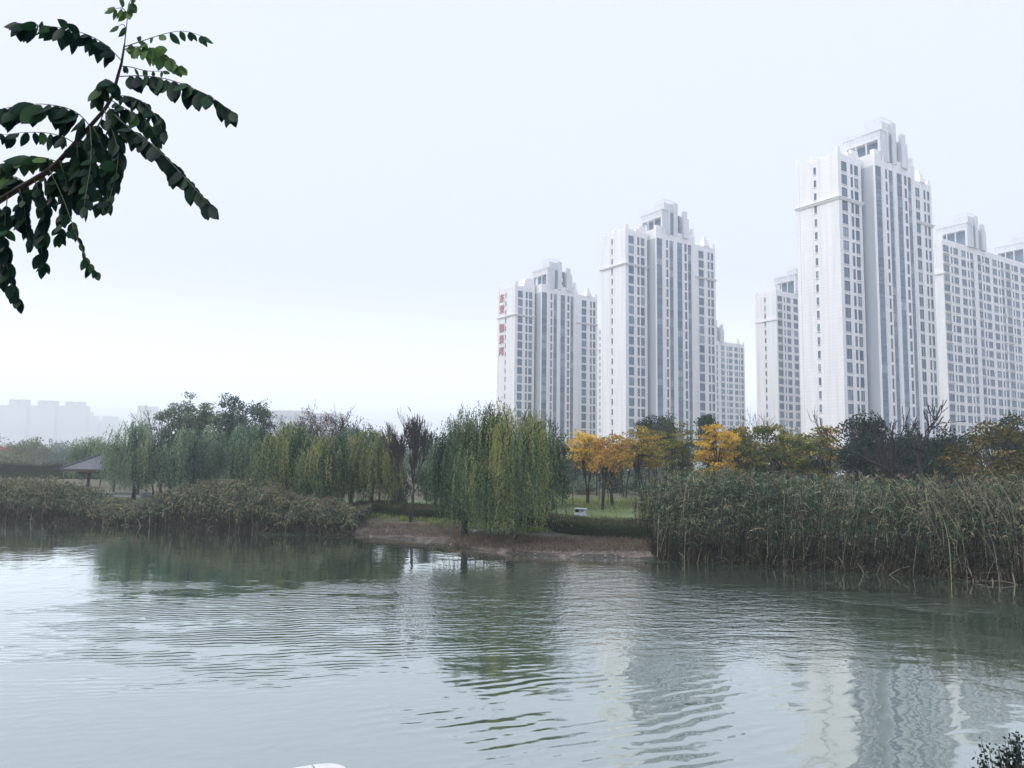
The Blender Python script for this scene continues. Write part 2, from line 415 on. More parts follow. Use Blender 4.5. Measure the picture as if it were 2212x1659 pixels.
# near bank under the photographer's feet
def near_z(X, Y):
    base = np.interp(Y, [-60, -5, 2.6, 4.0, 6.0, 9.0, 11.0, 14], [3.3, 3.3, 3.3, 2.85, 1.85, 0.55, -0.5, -1.4])
    return base
def make_near_bank():
    xs = np.concatenate([[-300, -60, -20], np.arange(-12, 14.1, 0.5), [20, 60, 300]])
    ys = np.concatenate([[-60, -20, -5], np.arange(0, 14.1, 0.5)])
    X, Y = np.meshgrid(xs, ys)
    Z = near_z(X, Y) + 0.06 * np.sin(X * 2.1 + Y) * np.sin(Y * 1.7 - X * 0.4)
    n, k = X.shape
    b = np.arange(n - 1)[:, None] * k + np.arange(k - 1)[None, :]
    F = np.stack([b, b + 1, b + k + 1, b + k], -1).reshape(-1, 4)
    mb = MB(); mb.add(np.stack([X, Y, Z], -1), F)
    tag(mb.build('near_bank', M['soil'], smooth=True), kind='structure')
make_near_bank()

# ------------------------------------------------------------------ the water
def water_mat():
    m = bpy.data.materials.new('pond_water')
    m.use_nodes = True
    nt = m.node_tree; nt.nodes.clear()
    L = nt.links.new
    N = nt.nodes.new
    out = N('ShaderNodeOutputMaterial')
    geo = N('ShaderNodeNewGeometry')
    def mapping(loc=(0, 0, 0), rot=0.0, sc=(1, 1, 1), typ='POINT'):
        mp = N('ShaderNodeMapping'); mp.vector_type = typ
        mp.inputs['Location'].default_value = loc; mp.inputs['Rotation'].default_value = (0, 0, rot); mp.inputs['Scale'].default_value = sc
        L(geo.outputs['Position'], mp.inputs['Vector'])
        return mp.outputs[0]
    def noise(vec, scale, detail=2.0, rough=0.5, dist=0.0):
        n = N('ShaderNodeTexNoise'); n.inputs['Scale'].default_value = scale; n.inputs['Detail'].default_value = detail
        n.inputs['Roughness'].default_value = rough; n.inputs['Distortion'].default_value = dist
        L(vec, n.inputs['Vector'])
        return n.outputs['Fac']
    def math_(op, a, b=None, c=None):
        n = N('ShaderNodeMath'); n.operation = op
        for i, q in enumerate((a, b, c)):
            if q is None: continue
            if isinstance(q, (int, float)): n.inputs[i].default_value = q
            else: L(q, n.inputs[i])
        return n.outputs[0]
    def rng(v, a, b, c, d, smooth=True):
        n = N('ShaderNodeMapRange'); n.interpolation_type = 'SMOOTHSTEP' if smooth else 'LINEAR'
        for i, q in enumerate((a, b, c, d)): n.inputs[1 + i].default_value = q
        L(v, n.inputs[0]); return n.outputs[0]
    def patch(cx, cy, rx, ry, rot, soft=0.6):
        mp = N('ShaderNodeMapping'); mp.vector_type = 'TEXTURE'
        mp.inputs['Location'].default_value = (cx, cy, 0); mp.inputs['Rotation'].default_value = (0, 0, rot); mp.inputs['Scale'].default_value = (rx, ry, 1)
        L(warp, mp.inputs['Vector'])
        g = N('ShaderNodeTexGradient'); g.gradient_type = 'SPHERICAL'; L(mp.outputs[0], g.inputs[0])
        return rng(g.outputs['Fac'], 0.0, soft, 0.0, 1.0)
    # wind patches with ragged edges
    nw = N('ShaderNodeTexNoise'); nw.inputs['Scale'].default_value = 0.16; nw.inputs['Detail'].default_value = 3
    L(geo.outputs['Position'], nw.inputs['Vector'])
    vs = N('ShaderNodeVectorMath'); vs.operation = 'SUBTRACT'; vs.inputs[1].default_value = (0.5, 0.5, 0.5); L(nw.outputs['Color'], vs.inputs[0])
    vm = N('ShaderNodeVectorMath'); vm.operation = 'SCALE'; vm.inputs['Scale'].default_value = 7.0; L(vs.outputs[0], vm.inputs[0])
    flat = N('ShaderNodeVectorMath'); flat.operation = 'MULTIPLY'; flat.inputs[1].default_value = (1, 1, 0); L(vm.outputs[0], flat.inputs[0])
    va = N('ShaderNodeVectorMath'); va.operation = 'ADD'; L(geo.outputs['Position'], va.inputs[0]); L(flat.outputs[0], va.inputs[1])
    fz = N('ShaderNodeVectorMath'); fz.operation = 'MULTIPLY'; fz.inputs[1].default_value = (1, 1, 0); L(va.outputs[0], fz.inputs[0])
    warp = fz.outputs[0]
    chop = math_('MAXIMUM', patch(3.5, 28.5, 12, 10.5, R_(-14)), math_('MULTIPLY', patch(14, 29.5, 9, 2.4, R_(-20)), 0.8))
    lines = patch(-7.5, 24.5, 11.5, 10.5, R_(8))
    diag = patch(1.5, 15.5, 6.5, 5.5, R_(20))
    def wave(scale, rot, dist, dscale):
        wv = N('ShaderNodeTexWave'); wv.wave_type = 'BANDS'; wv.bands_direction = 'Y'; wv.inputs['Scale'].default_value = scale
        wv.inputs['Distortion'].default_value = dist; wv.inputs['Detail'].default_value = 3.0; wv.inputs['Detail Scale'].default_value = dscale
        wv.inputs['Detail Roughness'].default_value = 0.6
        L(mapping(rot=rot), wv.inputs['Vector'])
        return wv.outputs['Fac']
    # ripples of mixed sizes
    fine = noise(mapping(rot=R_(12), sc=(0.7, 1.0, 1)), 5.5, 2.0, 0.6)
    mid = noise(mapping(rot=R_(-10), sc=(0.45, 1.0, 1)), 1.9, 1.5, 0.5, 0.4)
    slow = noise(mapping(rot=R_(20), sc=(0.75, 1, 1)), 0.38, 2.0, 0.5, 0.6)
    slow2 = noise(mapping(rot=R_(-35), sc=(1, 1, 1)), 0.95, 2.0, 0.5, 0.8)
    brk = rng(noise(mapping(sc=(0.5, 1, 1)), 0.45, 3.0, 0.6), 0.36, 0.60, 0.0, 1.0)
    brk2 = rng(noise(mapping(loc=(7, 3, 0), sc=(0.7, 1, 1)), 0.6, 3.0, 0.6), 0.38, 0.60, 0.0, 1.0)
    h = math_('MULTIPLY', fine, math_('MULTIPLY_ADD', chop, 0.032, 0.0011))
    h = math_('ADD', h, math_('MULTIPLY', mid, math_('MULTIPLY_ADD', chop, 0.046, 0.0042)))
    h = math_('ADD', h, math_('MULTIPLY', slow, 0.024))
    h = math_('ADD', h, math_('MULTIPLY', slow2, 0.010))
    h = math_('ADD', h, math_('MULTIPLY', math_('MULTIPLY', wave(1.05, R_(-10), 10.0, 0.45), brk), math_('MULTIPLY_ADD', lines, 0.0085, 0.0005)))
    h = math_('ADD', h, math_('MULTIPLY', math_('MULTIPLY', wave(0.72, R_(-27), 8.0, 0.5), brk2), math_('MULTIPLY_ADD', diag, 0.009, 0.0006)))
    bp = N('ShaderNodeBump'); bp.inputs['Strength'].default_value = 1.0; bp.inputs['Distance'].default_value = 1.0
    L(h, bp.inputs['Height'])
    fr = N('ShaderNodeFresnel'); fr.inputs['IOR'].default_value = 1.45; L(bp.outputs[0], fr.inputs['Normal'])
    fac = rng(fr.outputs[0], 0.03, 0.55, 0.37, 0.95, False)
    dif = N('ShaderNodeBsdfDiffuse'); dif.inputs['Color'].default_value = (0.055, 0.080, 0.062, 1)
    gl = N('ShaderNodeBsdfGlossy'); gl.inputs['Roughness'].default_value = 0.05; gl.inputs['Color'].default_value = (0.96, 1.0, 0.955, 1)
    L(bp.outputs[0], gl.inputs['Normal'])
    mx = N('ShaderNodeMixShader'); L(fac, mx.inputs[0]); L(dif.outputs[0], mx.inputs[1]); L(gl.outputs[0], mx.inputs[2])
    L(mx.outputs[0], out.inputs['Surface'])
    return m
wb = MB()
wb.add([(-1600, 6, 0), (1600, 6, 0), (1600, 100, 0), (-1600, 100, 0)], [(0, 1, 2, 3)])
tag(wb.build('water', water_mat()), kind='structure')

# ------------------------------------------------------------------ apartment towers
TROT = R_(33)
_frames = {}
def window_meshes(w, h, style):
    """frame with mullion, transom and white sill; and the pane behind it (local: x across, y inwards, z up)"""
    key = (round(w, 2), round(h, 2), style)
    if key not in _frames:
        f = MB(); t = 0.07
        f.box((0, 0, 0), (t, .09, h)); f.box((w - t, 0, 0), (w, .09, h))
        f.box((t, 0, 0), (w - t, .09, t)); f.box((t, 0, h - t), (w - t, .09, h))
        if style != 'louver':
            if w > 1.3:
                f.box((w * .5 - t / 2, .005, t), (w * .5 + t / 2, .08, h - t))
            f.box((t, .01, h * .28), (w - t, .075, h * .28 + t))
            f.box((-.06, -.22, -.14), (w + .06, -.002, 0), 1)
        else:
            for q in range(1, 8):
                f.box((t, .012, h * q / 8), (w - t, .07, h * q / 8 + .05))
        p = MB(); p.box((t * .6, .10, t * .6), (w - t * .6, .115, h - t * .6), 0, 0.0)
        gm = M['louver'] if style == 'louver' else M['glass']
        _frames[key] = (f.mesh('window', [M['louver'] if style == 'louver' else M['frame'], M['trim']]), p.mesh('pane', [gm]), f, p, gm)
    return _frames[key]

def place_windows(root, wins, keep=100):
    """wins: (u, v, z, w, h, style, facing). The largest `keep` become parts of their own, the rest one part."""
    def size(q):
        u, v, z, w, h, st, fc = q
        P = root.matrix_basis @ Vector((u, v, z))
        vis = 1.0 if P.z > 11 else 0.05
        return -vis * w * h * (0.55 if fc == 'g' else 0.62) / (P.x ** 2 + P.y ** 2)
    wins = sorted(wins, key=size)
    for u, v, z, w, h, st, fc in wins[:keep]:
        fm, pm = window_meshes(w, h, st)[:2]
        o = link('window', fm, root)
        o.location = (u, v, z)
        o.rotation_euler = (0, 0, 0 if fc == 'f' else -math.pi / 2)
        link('pane', pm, o)
    rest = wins[keep:]
    if rest:
        rng = np.random.default_rng(5)
        mb = MB()
        for u, v, z, w, h, st, fc in rest:
            _, _, f, p, gm = window_meshes(w, h, st)
            c, s = (1, 0) if fc == 'f' else (0, -1)
            for src, base in ((f, 0), (p, 2)):
                V = np.concatenate(src.v)
                V = np.stack([V[:, 0] * c - V[:, 1] * s + u, V[:, 0] * s + V[:, 1] * c + v, V[:, 2] + z], -1)
                off = mb.n
                mb.v.append(V); mb.n += len(V)
                t = rng.random()
                for F, mi, tt in src.f:
                    if base: m_ = 3 if st == 'louver' else 2
                    else: m_ = 3 if (st == 'louver' and mi == 0) else mi
                    mb.f.append((F + off, m_, np.full(len(F), t)))
        o = mb.build('window', [M['frame'], M['trim'], M['glass'], M['louver']], root)
        o['kind'] = 'stuff'

def glazed_strip(root, u0, u1, v, z0, z1, top_row, fh, seed):
    """tall column of glazing: windows and dark spandrels behind thin bars"""
    rng = np.random.default_rng(seed)
    mb = MB()
    z = top_row
    mb.box((u0, v + .12, z0), (u1, v + .15, z1), 1)
    k = 0
    while z - fh > z0:
        mb.box((u0 + .05, v + .08, z - fh * .64), (u1 - .05, v + .119, z), 0, rng.random())
        mb.box((u0, v + .03, z - .06), (u1, v + .118, z + .06), 2)
        mb.box((u0, v + .03, z - fh * .66 - .05), (u1, v + .118, z - fh * .66 + .05), 2)
        mb.box(((u0 + u1) / 2 - .04, v + .04, z - fh * .61), ((u0 + u1) / 2 + .04, v + .079, z - .06), 2)
        mb.box((u0, v + .045, z - fh * .64 + .64), (u1, v + .0785, z - fh * .64 + .70), 2)
        z -= fh; k += 1
    mb.build('glazed_strip', [M['glass'], M['panel'], M['frame']], root)

def segment(wall, wins, strips, u0, u1, vp, depth, top, row0, fh, rows, bays, hw=2.42):
    """one stretch of facade: core, pilasters, spandrels; openings go to wins / strips"""
    wall.box((u0, vp + .27, 0), (u1, depth, top - .02))
    edges = [u0]
    for a, b, t in bays: edges += [a, b]
    edges.append(u1)
    for i in range(0, len(edges), 2):
        wall.box((edges[i], vp, 0), (edges[i + 1], vp + .27, top))
    for a, b, t in bays:
        if t == 'strip':
            wall.box((a, vp + .03, row0), (b, vp + .268, top - .01))
            strips.append((a, b, vp))
            continue
        wall.box((a, vp + .035, row0), (b, vp + .268, top - .01))
        for k in range(rows):
            zt = row0 - k * fh
            zb = zt - hw
            znext = row0 - (k + 1) * fh if k < rows - 1 else 0
            wall.box((a, vp + .035, znext), (b, vp + .268, zb))
            if t == 'narrow':
                wins.append((a, vp + .10, zb, b - a, hw, 'louver', 'f'))
            else:
                wins.append((a, vp + .10, zb, b - a, hw, 'plain', 'f'))
            if t == 'bay':
                wall.box((a - .12, vp - .42, zb - .62), (b + .12, vp - .002, zb - .50))
                wall.box((a - .12, vp - .42, zb - .16), (b + .12, vp - .23, zb - .145))

def pinnacle(root, u, v, z0, h, r, steps=2, sharp=False):
    mb = MB()
    z = z0
    for s in range(steps):
        hh = h / steps
        mb.frustum(u, v, z, z + hh, r * (1 - .3 * s), r * (1 - .3 * s) * (.78 if sharp else .94))
        z += hh - .005
    if sharp:
        mb.frustum(u, v, z, z + h * .22, r * .22, r * .04)
    mb.build('pinnacle', M['trim'], root)

def crown(root, row0, u0, vf, fh, p1=True, railing=True):
    """the frame on the roof: portal with a deep beam, upper tier with railing, two front fins"""
    mb = MB(); z = row0
    b0, b1 = z + 7.1, z + 9.2
    L_, D_ = 6.0, 9.7
    mb.box((u0, vf, z + 1.7), (u0 + 2.4, vf + .7, b0))                          # front pier
    mb.box((u0, vf + D_ - 1, z + 1.7), (u0 + 1, vf + D_, b0))                    # back pier
    for q in (3.6, 6.3):
        mb.box((u0 + .1, vf + q, z + 1.7), (u0 + .4, vf + q + .28, b0))
    mb.box((u0, vf, b0), (u0 + L_, vf + D_, b1))                                 # deep beam
    for q in np.arange(.5, D_ - .4, .8):
        mb.box((u0 - .08, vf + q, b0 + 1.0), (u0 - .001, vf + q + .35, b0 + 1.9))
    mb.box((u0 - .15, vf - .15, b1), (u0 + L_ + .15, vf + D_ + .15, b1 + .22))
    pr = MB(); pr.box((u0 + 1.6, vf + 1.2, z + 1.7), (u0 + L_ + .15, vf + D_ - 1.2, b0 - .012)); pr.build('plant_room', M['panel'], root)  # dark cladding stands for the shade inside the roof frame
    mb.box((u0 + L_ - 1, vf + D_ - 1, z + 1.7), (u0 + L_, vf + D_ - .01, b0))
    mb.box((u0 + .9, vf + .1, b1 + .22), (u0 + L_ - .1, vf + 4.4, b1 + 2.4))      # upper tier
    if railing:
        zt = b1 + 2.4
        for q in np.arange(0, 4.3, .85):
            mb.box((u0 + .9, vf + .1 + q, zt), (u0 + .98, vf + .18 + q, zt + 1.0))
        mb.box((u0 + .9, vf + .1, zt + 1.0), (u0 + .98, vf + 4.35, zt + 1.08))
        for q in np.arange(0, 5, .9):
            mb.box((u0 + .98 + q, vf + .1, zt), (u0 + 1.06 + q, vf + .18, zt + 1.0))
        mb.box((u0 + .98, vf + .1, zt + 1.0), (u0 + L_ - .1, vf + .18, zt + 1.08))
        mb.box((u0 + .02, vf + 4.5, b1 + .9), (u0 + .1, vf + D_, b1 + .98))
        for q in np.arange(4.5, D_, .9):
            mb.box((u0 + .02, vf + q, b1 + .2), (u0 + .1, vf + q + .08, b1 + .9))
    # front fins carrying the pilasters up
    mb.box((u0 + 2.4, vf - .35, z + 1.7), (u0 + 3.0, vf + .6, b1 + 1.6))
    mb.box((u0 + 4.5, vf - .35, z + 1.7), (u0 + 6.2, vf + .6, b1 + 2.9))
    mb.box((u0 + 8.5, vf - .35, z + 1.7), (u0 + 11.0, vf + .6, z + 8.0))
    mb.box((u0 + 8.6, vf - .30, z + 8.0), (u0 + 10.3, vf + .5, z + 10.2))
    mb.box((u0 + 6.2, vf + 1.4, z + 1.7), (u0 + 10.8, vf + D_ - 2, z + 9.0))
    mb.build('roof_crown', M['weathered'], root)
    g = MB()
    g.box((u0 + 3.0, vf - .05, z + 1.9), (u0 + 4.5, vf + .3, z + 8.8), 0)
    g.box((u0 + 6.25, vf + 1.15, z + 1.9), (u0 + 8.48, vf + 1.39, z + 9.0), 0)
    for q in (2.6, 5.0):
        g.box((u0 + 7.2, vf + 1.05, z + q), (u0 + 7.7, vf + 1.149, z + q + 1.5), 1)
    g.build('crown_glazing', [M['panel'], M['trim']], root)

def cornice(root, u0, u1, vp, row0, fh, W=None):
    z0, z1 = row0 - 3 * fh + .03, row0 - 2 * fh - 2.42 - .02
    mb = MB()
    for a, b, pr in ((z0, z0 + .2, .22), (z0 + .2, z1 - .16, .36), (z1 - .16, z1, .55)):
        mb.box((u0 - (.2 + pr if W else 0), vp - pr, a), (u1 + pr * .6, vp - .003, b))
        if W:
            mb.box((-.2 - pr, vp - .003, a), (-.203, W + pr * .6, b))
    mb.build('cornice', M['trim'], root)

def gable(wall, wins, W, top, row0, fh, rows, gv0, gv1):
    wall.box((-.2, 0, 0), (0, gv0 - .5, top + .01))
    wall.box((-.2, gv1 + .5, 0), (0, W, top + .01))
    wall.box((-.33, W - .95, 0), (-.2, W, top + .3))
    wall.box((-.27, 0, 0), (-.2, .7, top + .3))
    hw = 1.75
    for a, b in ((gv0 - .5, gv0), (gv1, gv1 + .5)):
        wall.box((-.14, a, 0), (0, b, top))
    wall.box((-.14, gv0, row0), (0, gv1, top))
    for k in range(rows):
        zt = row0 - k * fh; zb = zt - hw
        zn = row0 - (k + 1) * fh if k < rows - 1 else 0
        wall.box((-.14, gv0, zn), (0, gv1, zb))
        wins.append((-.13, gv1, zb, gv1 - gv0, hw, 'plain', 'g'))

def point_tower(label, corner, row0, fh, su, W=11.5, crest='piers', group='apartment towers across the pond'):
    """the three towers that stand in the front row"""
    root = thing('apartment_tower', (corner[0], corner[1], 0.9), label, 'apartment tower', group, TROT)
    bpy.context.view_layer.update()
    row0 = row0 - 0.9
    rows = int((row0 - 3) / fh)
    top = row0 + 1.8
    S = lambda L_: [(a * su, b * su, t) for a, b, t in L_]
    wall, wins, strips = MB(), [], []
    segment(wall, wins, strips, 0, 8.7 * su, 0, W, top, row0, fh, rows, S([(.95, 3.15, 'win'), (4.5, 5.5, 'narrow'), (6.0, 7.6, 'win')]))
    segment(wall, wins, strips, 8.7 * su, 9.75 * su, 1.6, W - .1, top + .3, row0, fh, rows, S([(8.85, 9.6, 'win')]))
    vc = -2.9
    segment(wall, wins, strips, 9.75 * su, 26.7 * su, vc, W + .05, top + 1.2, row0, fh, rows,
            S([(9.95, 12.3, 'strip'), (14.0, 14.85, 'narrow'), (15.45, 17.05, 'strip'), (18.8, 21.0, 'strip'), (22.05, 23.1, 'narrow'), (23.6, 25.1, 'strip')]))
    segment(wall, wins, strips, 26.7 * su, 28.6 * su, 1.6, W - .1, top + .3, row0, fh, rows, [])
    segment(wall, wins, strips, 28.6 * su, 39.6 * su, 0, W, top, row0, fh, rows, S([(31.6, 34.0, 'win'), (35.85, 36.8, 'narrow'), (37.4, 38.65, 'win')]))
    for a, b in ((12.75, 13.35), (17.15, 18.55), (25.6, 26.55)):                                 # raised pilasters
        wall.box((a * su, vc - .16, 0), (b * su, vc, top + 1.3))
    gable(wall, wins, W, top, row0, fh, rows, 5.9, 6.6)
    wall.box((9.75 * su - .03, vc + .45, 0), (9.75 * su, 1.6, row0), 1)  # thin slab whose darker grey stands for shade beside the recess
    wall.build('wall', [M['wall'], M['shaded_grey_wall']], root)
    for i, (a, b, vp) in enumerate(strips):
        glazed_strip(root, a, b, vp, 0, row0, row0 - .05, fh, i + 3)
    place_windows(root, wins)
    cornice(root, 0, 8.7 * su, 0, row0, fh, W)
    cornice(root, 28.6 * su, 39.6 * su, 0, row0, fh)
    crown(root, row0, 12.4 * su, vc, fh)
    pinnacle(root, .35, .5, top, 1.5, .5, 1)
    pinnacle(root, .2, W - .45, top, 1.35, .42, 1)
    pinnacle(root, 3.2, W * .8, top, 2.3, 1.0, 3)
    pinnacle(root, 35.3 * su, .9, top, 3.4, 1.15, 3)
    pinnacle(root, 39.0 * su, .6, top, 1.4, .5, 1, crest != 'piers')
    pinnacle(root, 29.2 * su, .6, top, 1.5, .5, 1, crest != 'piers')
    pinnacle(root, 26.0 * su, vc + .6, top + 1.2, 2.4, .5, 1)
    pinnacle(root, 24.2 * su, vc + .6, top + 1.2, .9, .45, 1)
    if crest == 'dome':
        mb = MB()
        V = [(3.4, .3, top), (8.2, .3, top), (8.2, .3, top + 1.4), (7.6, .3, top + 1.4), (7.6, .3, top + 3.4), (5.0, .3, top + 3.2), (4.2, .3, top + 2.6), (3.8, .3, top + 1.4)]
        n = len(V); V2 = [(a, b + 3.5, c) for a, b, c in V]
        mb.add(V + V2, [list(range(n))]); mb.f.append((np.array([[2 * n - 1 - i for i in range(n)]]), 0, np.array([.5])))
        mb.add(V + V2, [(i, (i + 1) % n, n + (i + 1) % n, n + i)[::-1] for i in range(n)])
        mb.build('roof_crest', M['trim'], root)
    else:
        mb = MB()
        mb.box((4.2 * su, .25, top), (8.4 * su, 1.1, top + 1.0)); mb.box((5.6 * su, .3, top + 1.0), (8.2 * su, 1.0, top + 2.0))
        mb.build('roof_crest', M['trim'], root)
        mb = MB(); mb.box((9.9 * su, vc + .1, top + 1.2), (12.2 * su, vc + 1.2, top + 2.2)); mb.build('roof_crest', M['trim'], root)
        mb = MB(); mb.box((3.0, 3, top), (5.5, 7.5, top + 1.6)); mb.build('roof_room', M['trim'], root)
    return root, row0

def slab_tower(label, corner, row0, fh, W, bays, length, crowns, p=0.0, top_box=True, su=1.0, keep=100, group='apartment towers across the pond'):
    root = thing('apartment_tower', (corner[0], corner[1], 0.9), label, 'apartment tower', group, TROT)
    bpy.context.view_layer.update()
    row0 -= 0.9
    rows = int((row0 - 3) / fh)
    top = row0 + 1.9
    wall, wins, strips = MB(), [], []
    segment(wall, wins, strips, 0, length, 0, W, top, row0, fh, rows, [(a, b, t) for a, b, t in bays], 2.1)
    gable(wall, wins, W, top, row0, fh, rows, W * .5, W * .5 + .75)
    wall.build('wall', M['wall'], root)
    for i, (a, b, vp) in enumerate(strips):
        glazed_strip(root, a, b, vp, 0, row0, row0 - .05, fh, i + 3)
    place_windows(root, wins, keep)
    mb = MB()
    z0, z1 = row0 - 3 * fh + .05, row0 - 2 * fh - 2.1 - .03
    mb.box((-.55, -.3, z0), (-.203, W + .3, z1)); mb.box((-.203, -.3, z0), (.15, -.003, z1))
    mb.build('cornice', M['trim'], root)
    for c in crowns:
        crown(root, row0, c, -.4, fh)
    if top_box:
        mb = MB(); mb.box((.6, W * .12, top), (3.6, W * .58, top + 2.7)); mb.box((.4, W * .1, top), (4.4, W * .8, top + .9))
        mb.build('roof_room', M['trim'], root)
    pinnacle(root, .3, .4, top, 1.1, .4, 1)
    pinnacle(root, .3, W - .4, top, 1.0, .4, 1)
    pinnacle(root, length - .6, .5, top, 1.2, .45, 1)
    pinnacle(root, length - 4.5, .8, top, 3.0, .9, 3)
    return root

t3, _ = point_tower('tallest and nearest cream apartment tower, rising left of the dead tree', (75.14, 174.0), 74.67, 3.15, 1.0)
t2, _ = point_tower('cream apartment tower of middle height whose blank side has no sign, above the yellow trees', (33.56, 226.0), 71.55, 3.05, 0.965)
t1, r1 = point_tower('cream apartment tower with five red characters down its side wall, behind the round willow', (1.0, 270.0), 63.95, 3.04, 0.935, crest='dome')

# the five red characters down the side of the left tower
for ch, zc, word in (('\u4e1c', 62.5, 'topmost'), ('\u4e9a', 58.4, 'second'), ('\u5fa1', 51.5, 'third'), ('\u666f', 47.3, 'fourth'), ('\u6e7e', 43.1, 'lowest')):
    cu = bpy.data.curves.new('sign_character', 'FONT')
    cu.body = ch; cu.size = 3.35; cu.extrude = 0.12; cu.offset = 0.045; cu.align_x = 'CENTER'
    tmp = bpy.data.objects.new('tmp_text', cu)
    COL.objects.link(tmp)
    dg = bpy.context.evaluated_depsgraph_get()
    me = bpy.data.meshes.new_from_object(tmp.evaluated_get(dg))
    bpy.data.objects.remove(tmp)
    if len(me.vertices):
        co = np.empty(len(me.vertices) * 3, np.float32); me.vertices.foreach_get('co', co); co = co.reshape(-1, 3)
        mid = (co.min(0) + co.max(0)) / 2
        co -= mid
        me.vertices.foreach_set('co', co.ravel())
    me.materials.clear(); me.materials.append(M['red_sign'])
    o = link('sign_character', me, t1)
    o.rotation_euler = Matrix(((0, 0, -1), (-1, 0, 0), (0, 1, 0))).to_euler()
    o.location = (-.36, 8.65, zc - 0.9)
    o['label'] = f'{word} red character on the side wall'

unit_bays = [(.2, 3.45, 'bay'), (4.55, 5.5, 'narrow'), (6.2, 8.9, 'win'), (10.65, 13.4, 'win'), (14.4, 15.35, 'narrow'), (16.1, 18.0, 'bay'),
             (20.6, 22.7, 'bay'), (23.6, 24.65, 'narrow'), (25.3, 28.15, 'win'), (29.95, 32.8, 'win'), (33.85, 34.85, 'narrow'), (35.55, 37.3, 'bay')]
t6b = unit_bays + [(a + 38.3, b + 38.3, t) for a, b, t in unit_bays]
slab_tower('long cream apartment block with two roof frames, cut by the right edge of the photo', (130.18, 230.0), 70.86, 3.04, 13.0, t6b, 77, (14.2, 52.4), top_box=False)
t5b = [(.4, 3.05, 'bay'), (4.0, 4.75, 'narrow'), (5.65, 7.9, 'win'), (9.5, 12.1, 'win'), (13.3, 14.2, 'narrow'), (15, 17, 'bay'), (19.6, 21.7, 'bay'), (22.6, 23.6, 'narrow'), (24.5, 27, 'win'), (28.8, 31.5, 'win'), (33, 35.5, 'bay')]
slab_tower('pale apartment tower standing close behind the left edge of the tallest tower', (96.78, 280.0), 65.31, 3.06, 9.6, t5b, 37, (10.5,))
P4 = at_y(1363 / 1.8228 + 865, 1363 / 1.8228, 375)
t4b = [(.4, 3.05, 'bay'), (4.0, 4.75, 'narrow'), (5.65, 7.9, 'win'), (9.5, 12.1, 'win'), (13.3, 14.2, 'narrow'), (15, 17, 'bay'), (18.0, 20.3, 'bay'), (22.5, 25, 'bay'), (26.6, 27.4, 'narrow'), (28.0, 30.6, 'win'), (32.2, 34.6, 'win'), (35.4, 36.2, 'narrow'), (36.9, 38.6, 'bay')]
slab_tower('lower hazy apartment tower stepping down behind the right edge of the middle tower', (82.6, 361.5), 60.4, 3.06, 12.0, t4b, 39.6, (13.2,))
slab_tower('sliver of a hazy apartment tower seen between the sign tower and the middle tower', (44.0, 352.0), 64.3, 3.04, 11.0, t5b, 37, (10.5,), keep=40)

# ------------------------------------------------------------------ hazy buildings far to the left
def far_block(label, Y, x0, x1, ytop, units, boxes, rec=(), ybox=None, name='apartment_block', cat='apartment block', h=None, depth=18):
    a, b = at_y(x0, ytop, Y), at_y(x1, ytop, Y)
    s = Y / FOC
    root = thing(name, (a.x, Y, 1.4), label, cat, 'hazy buildings on the far left')
    W = b.x - a.x; top = a.z - 1.4
    mb = MB()
    edges = sorted([0] + [(q - x0) * s for r in rec for q in r] + [W])
    for i in range(0, len(edges), 2):
        mb.box((edges[i], 0, 0), (edges[i + 1], depth, top))
    for r in rec:
        mb.box(((r[0] - x0) * s, depth * .25, 0), ((r[1] - x0) * s, depth - .1, top - 3))
    mb.build('wall', M['far_wall'], root)
    for q0, q1, yb in boxes:
        bb = MB(); zt = at_y((q0 + q1) / 2, yb, Y).z - 1.4
        bb.box(((q0 - x0) * s, 1, top), ((q1 - x0) * s, depth - 2, zt))
        bb.build('roof_block', M['far_wall'], root)
    for r in rec:
        z = top - 8
        g = MB()
        w0, w1 = (r[0] - x0) * s, (r[1] - x0) * s
        while z > 6:
            g.box((w0 + .4, depth * .25 - .15, z - 1.8), (w1 - .4, depth * .25 - .01, z)); z -= 3.1
        g.build('balcony_windows', M['panel'], root)
    return root
K = 1.8228 * 4.148
cv = lambda x: x / K
cy = lambda y: (1560 + y / 4.148) / 1.8228
far_block('long hazy apartment block with three pairs of roof boxes', 2000, -60, cv(1420), cy(140), 3,
          [(cv(140), cv(262), cy(50)), (cv(320), cv(436), cy(54)), (cv(608), cv(730), cy(68)), (cv(790), cv(906), cy(72)), (cv(1065), cv(1180), cy(86)), (cv(1240), cv(1350), cy(92))],
          [(cv(440), cv(510)), (cv(905), cv(975))])
far_block('fainter lower hazy block just right of the long far block', 2250, cv(1425), cv(1960), cy(392), 2,
          [(cv(1426), cv(1475), cy(258)), (cv(1480), cv(1570), cy(322)), (cv(1660), cv(1775), cy(328)), (cv(1800), cv(1900), cy(330))], [(cv(1600), cv(1640))])
far_block('hazy block peeping out behind the thin bare tree left of the round tree', 2000, 283, 345, 893, 1, [(296, 312, 876), (318, 336, 878)], [(313, 317)])
lowb = far_block('low hazy building with a flat roof behind the left willows', 1000, 560, 735, 891, 1, [(560, 655, 886.5)], [], name='office_building', cat='office building')
s_ = 1000 / FOC
tz = at_y(650, 891, 1000).z - 1.4
for q in range(0, 16):
    for lv in range(3):
        g = MB(); g.box((q * 10.5 * s_ + 1.2, -.12, tz - 9 - lv * 8), (q * 10.5 * s_ + 5.2, -.002, tz - 5 - lv * 8))
        g.build('window', M['panel'], lowb)

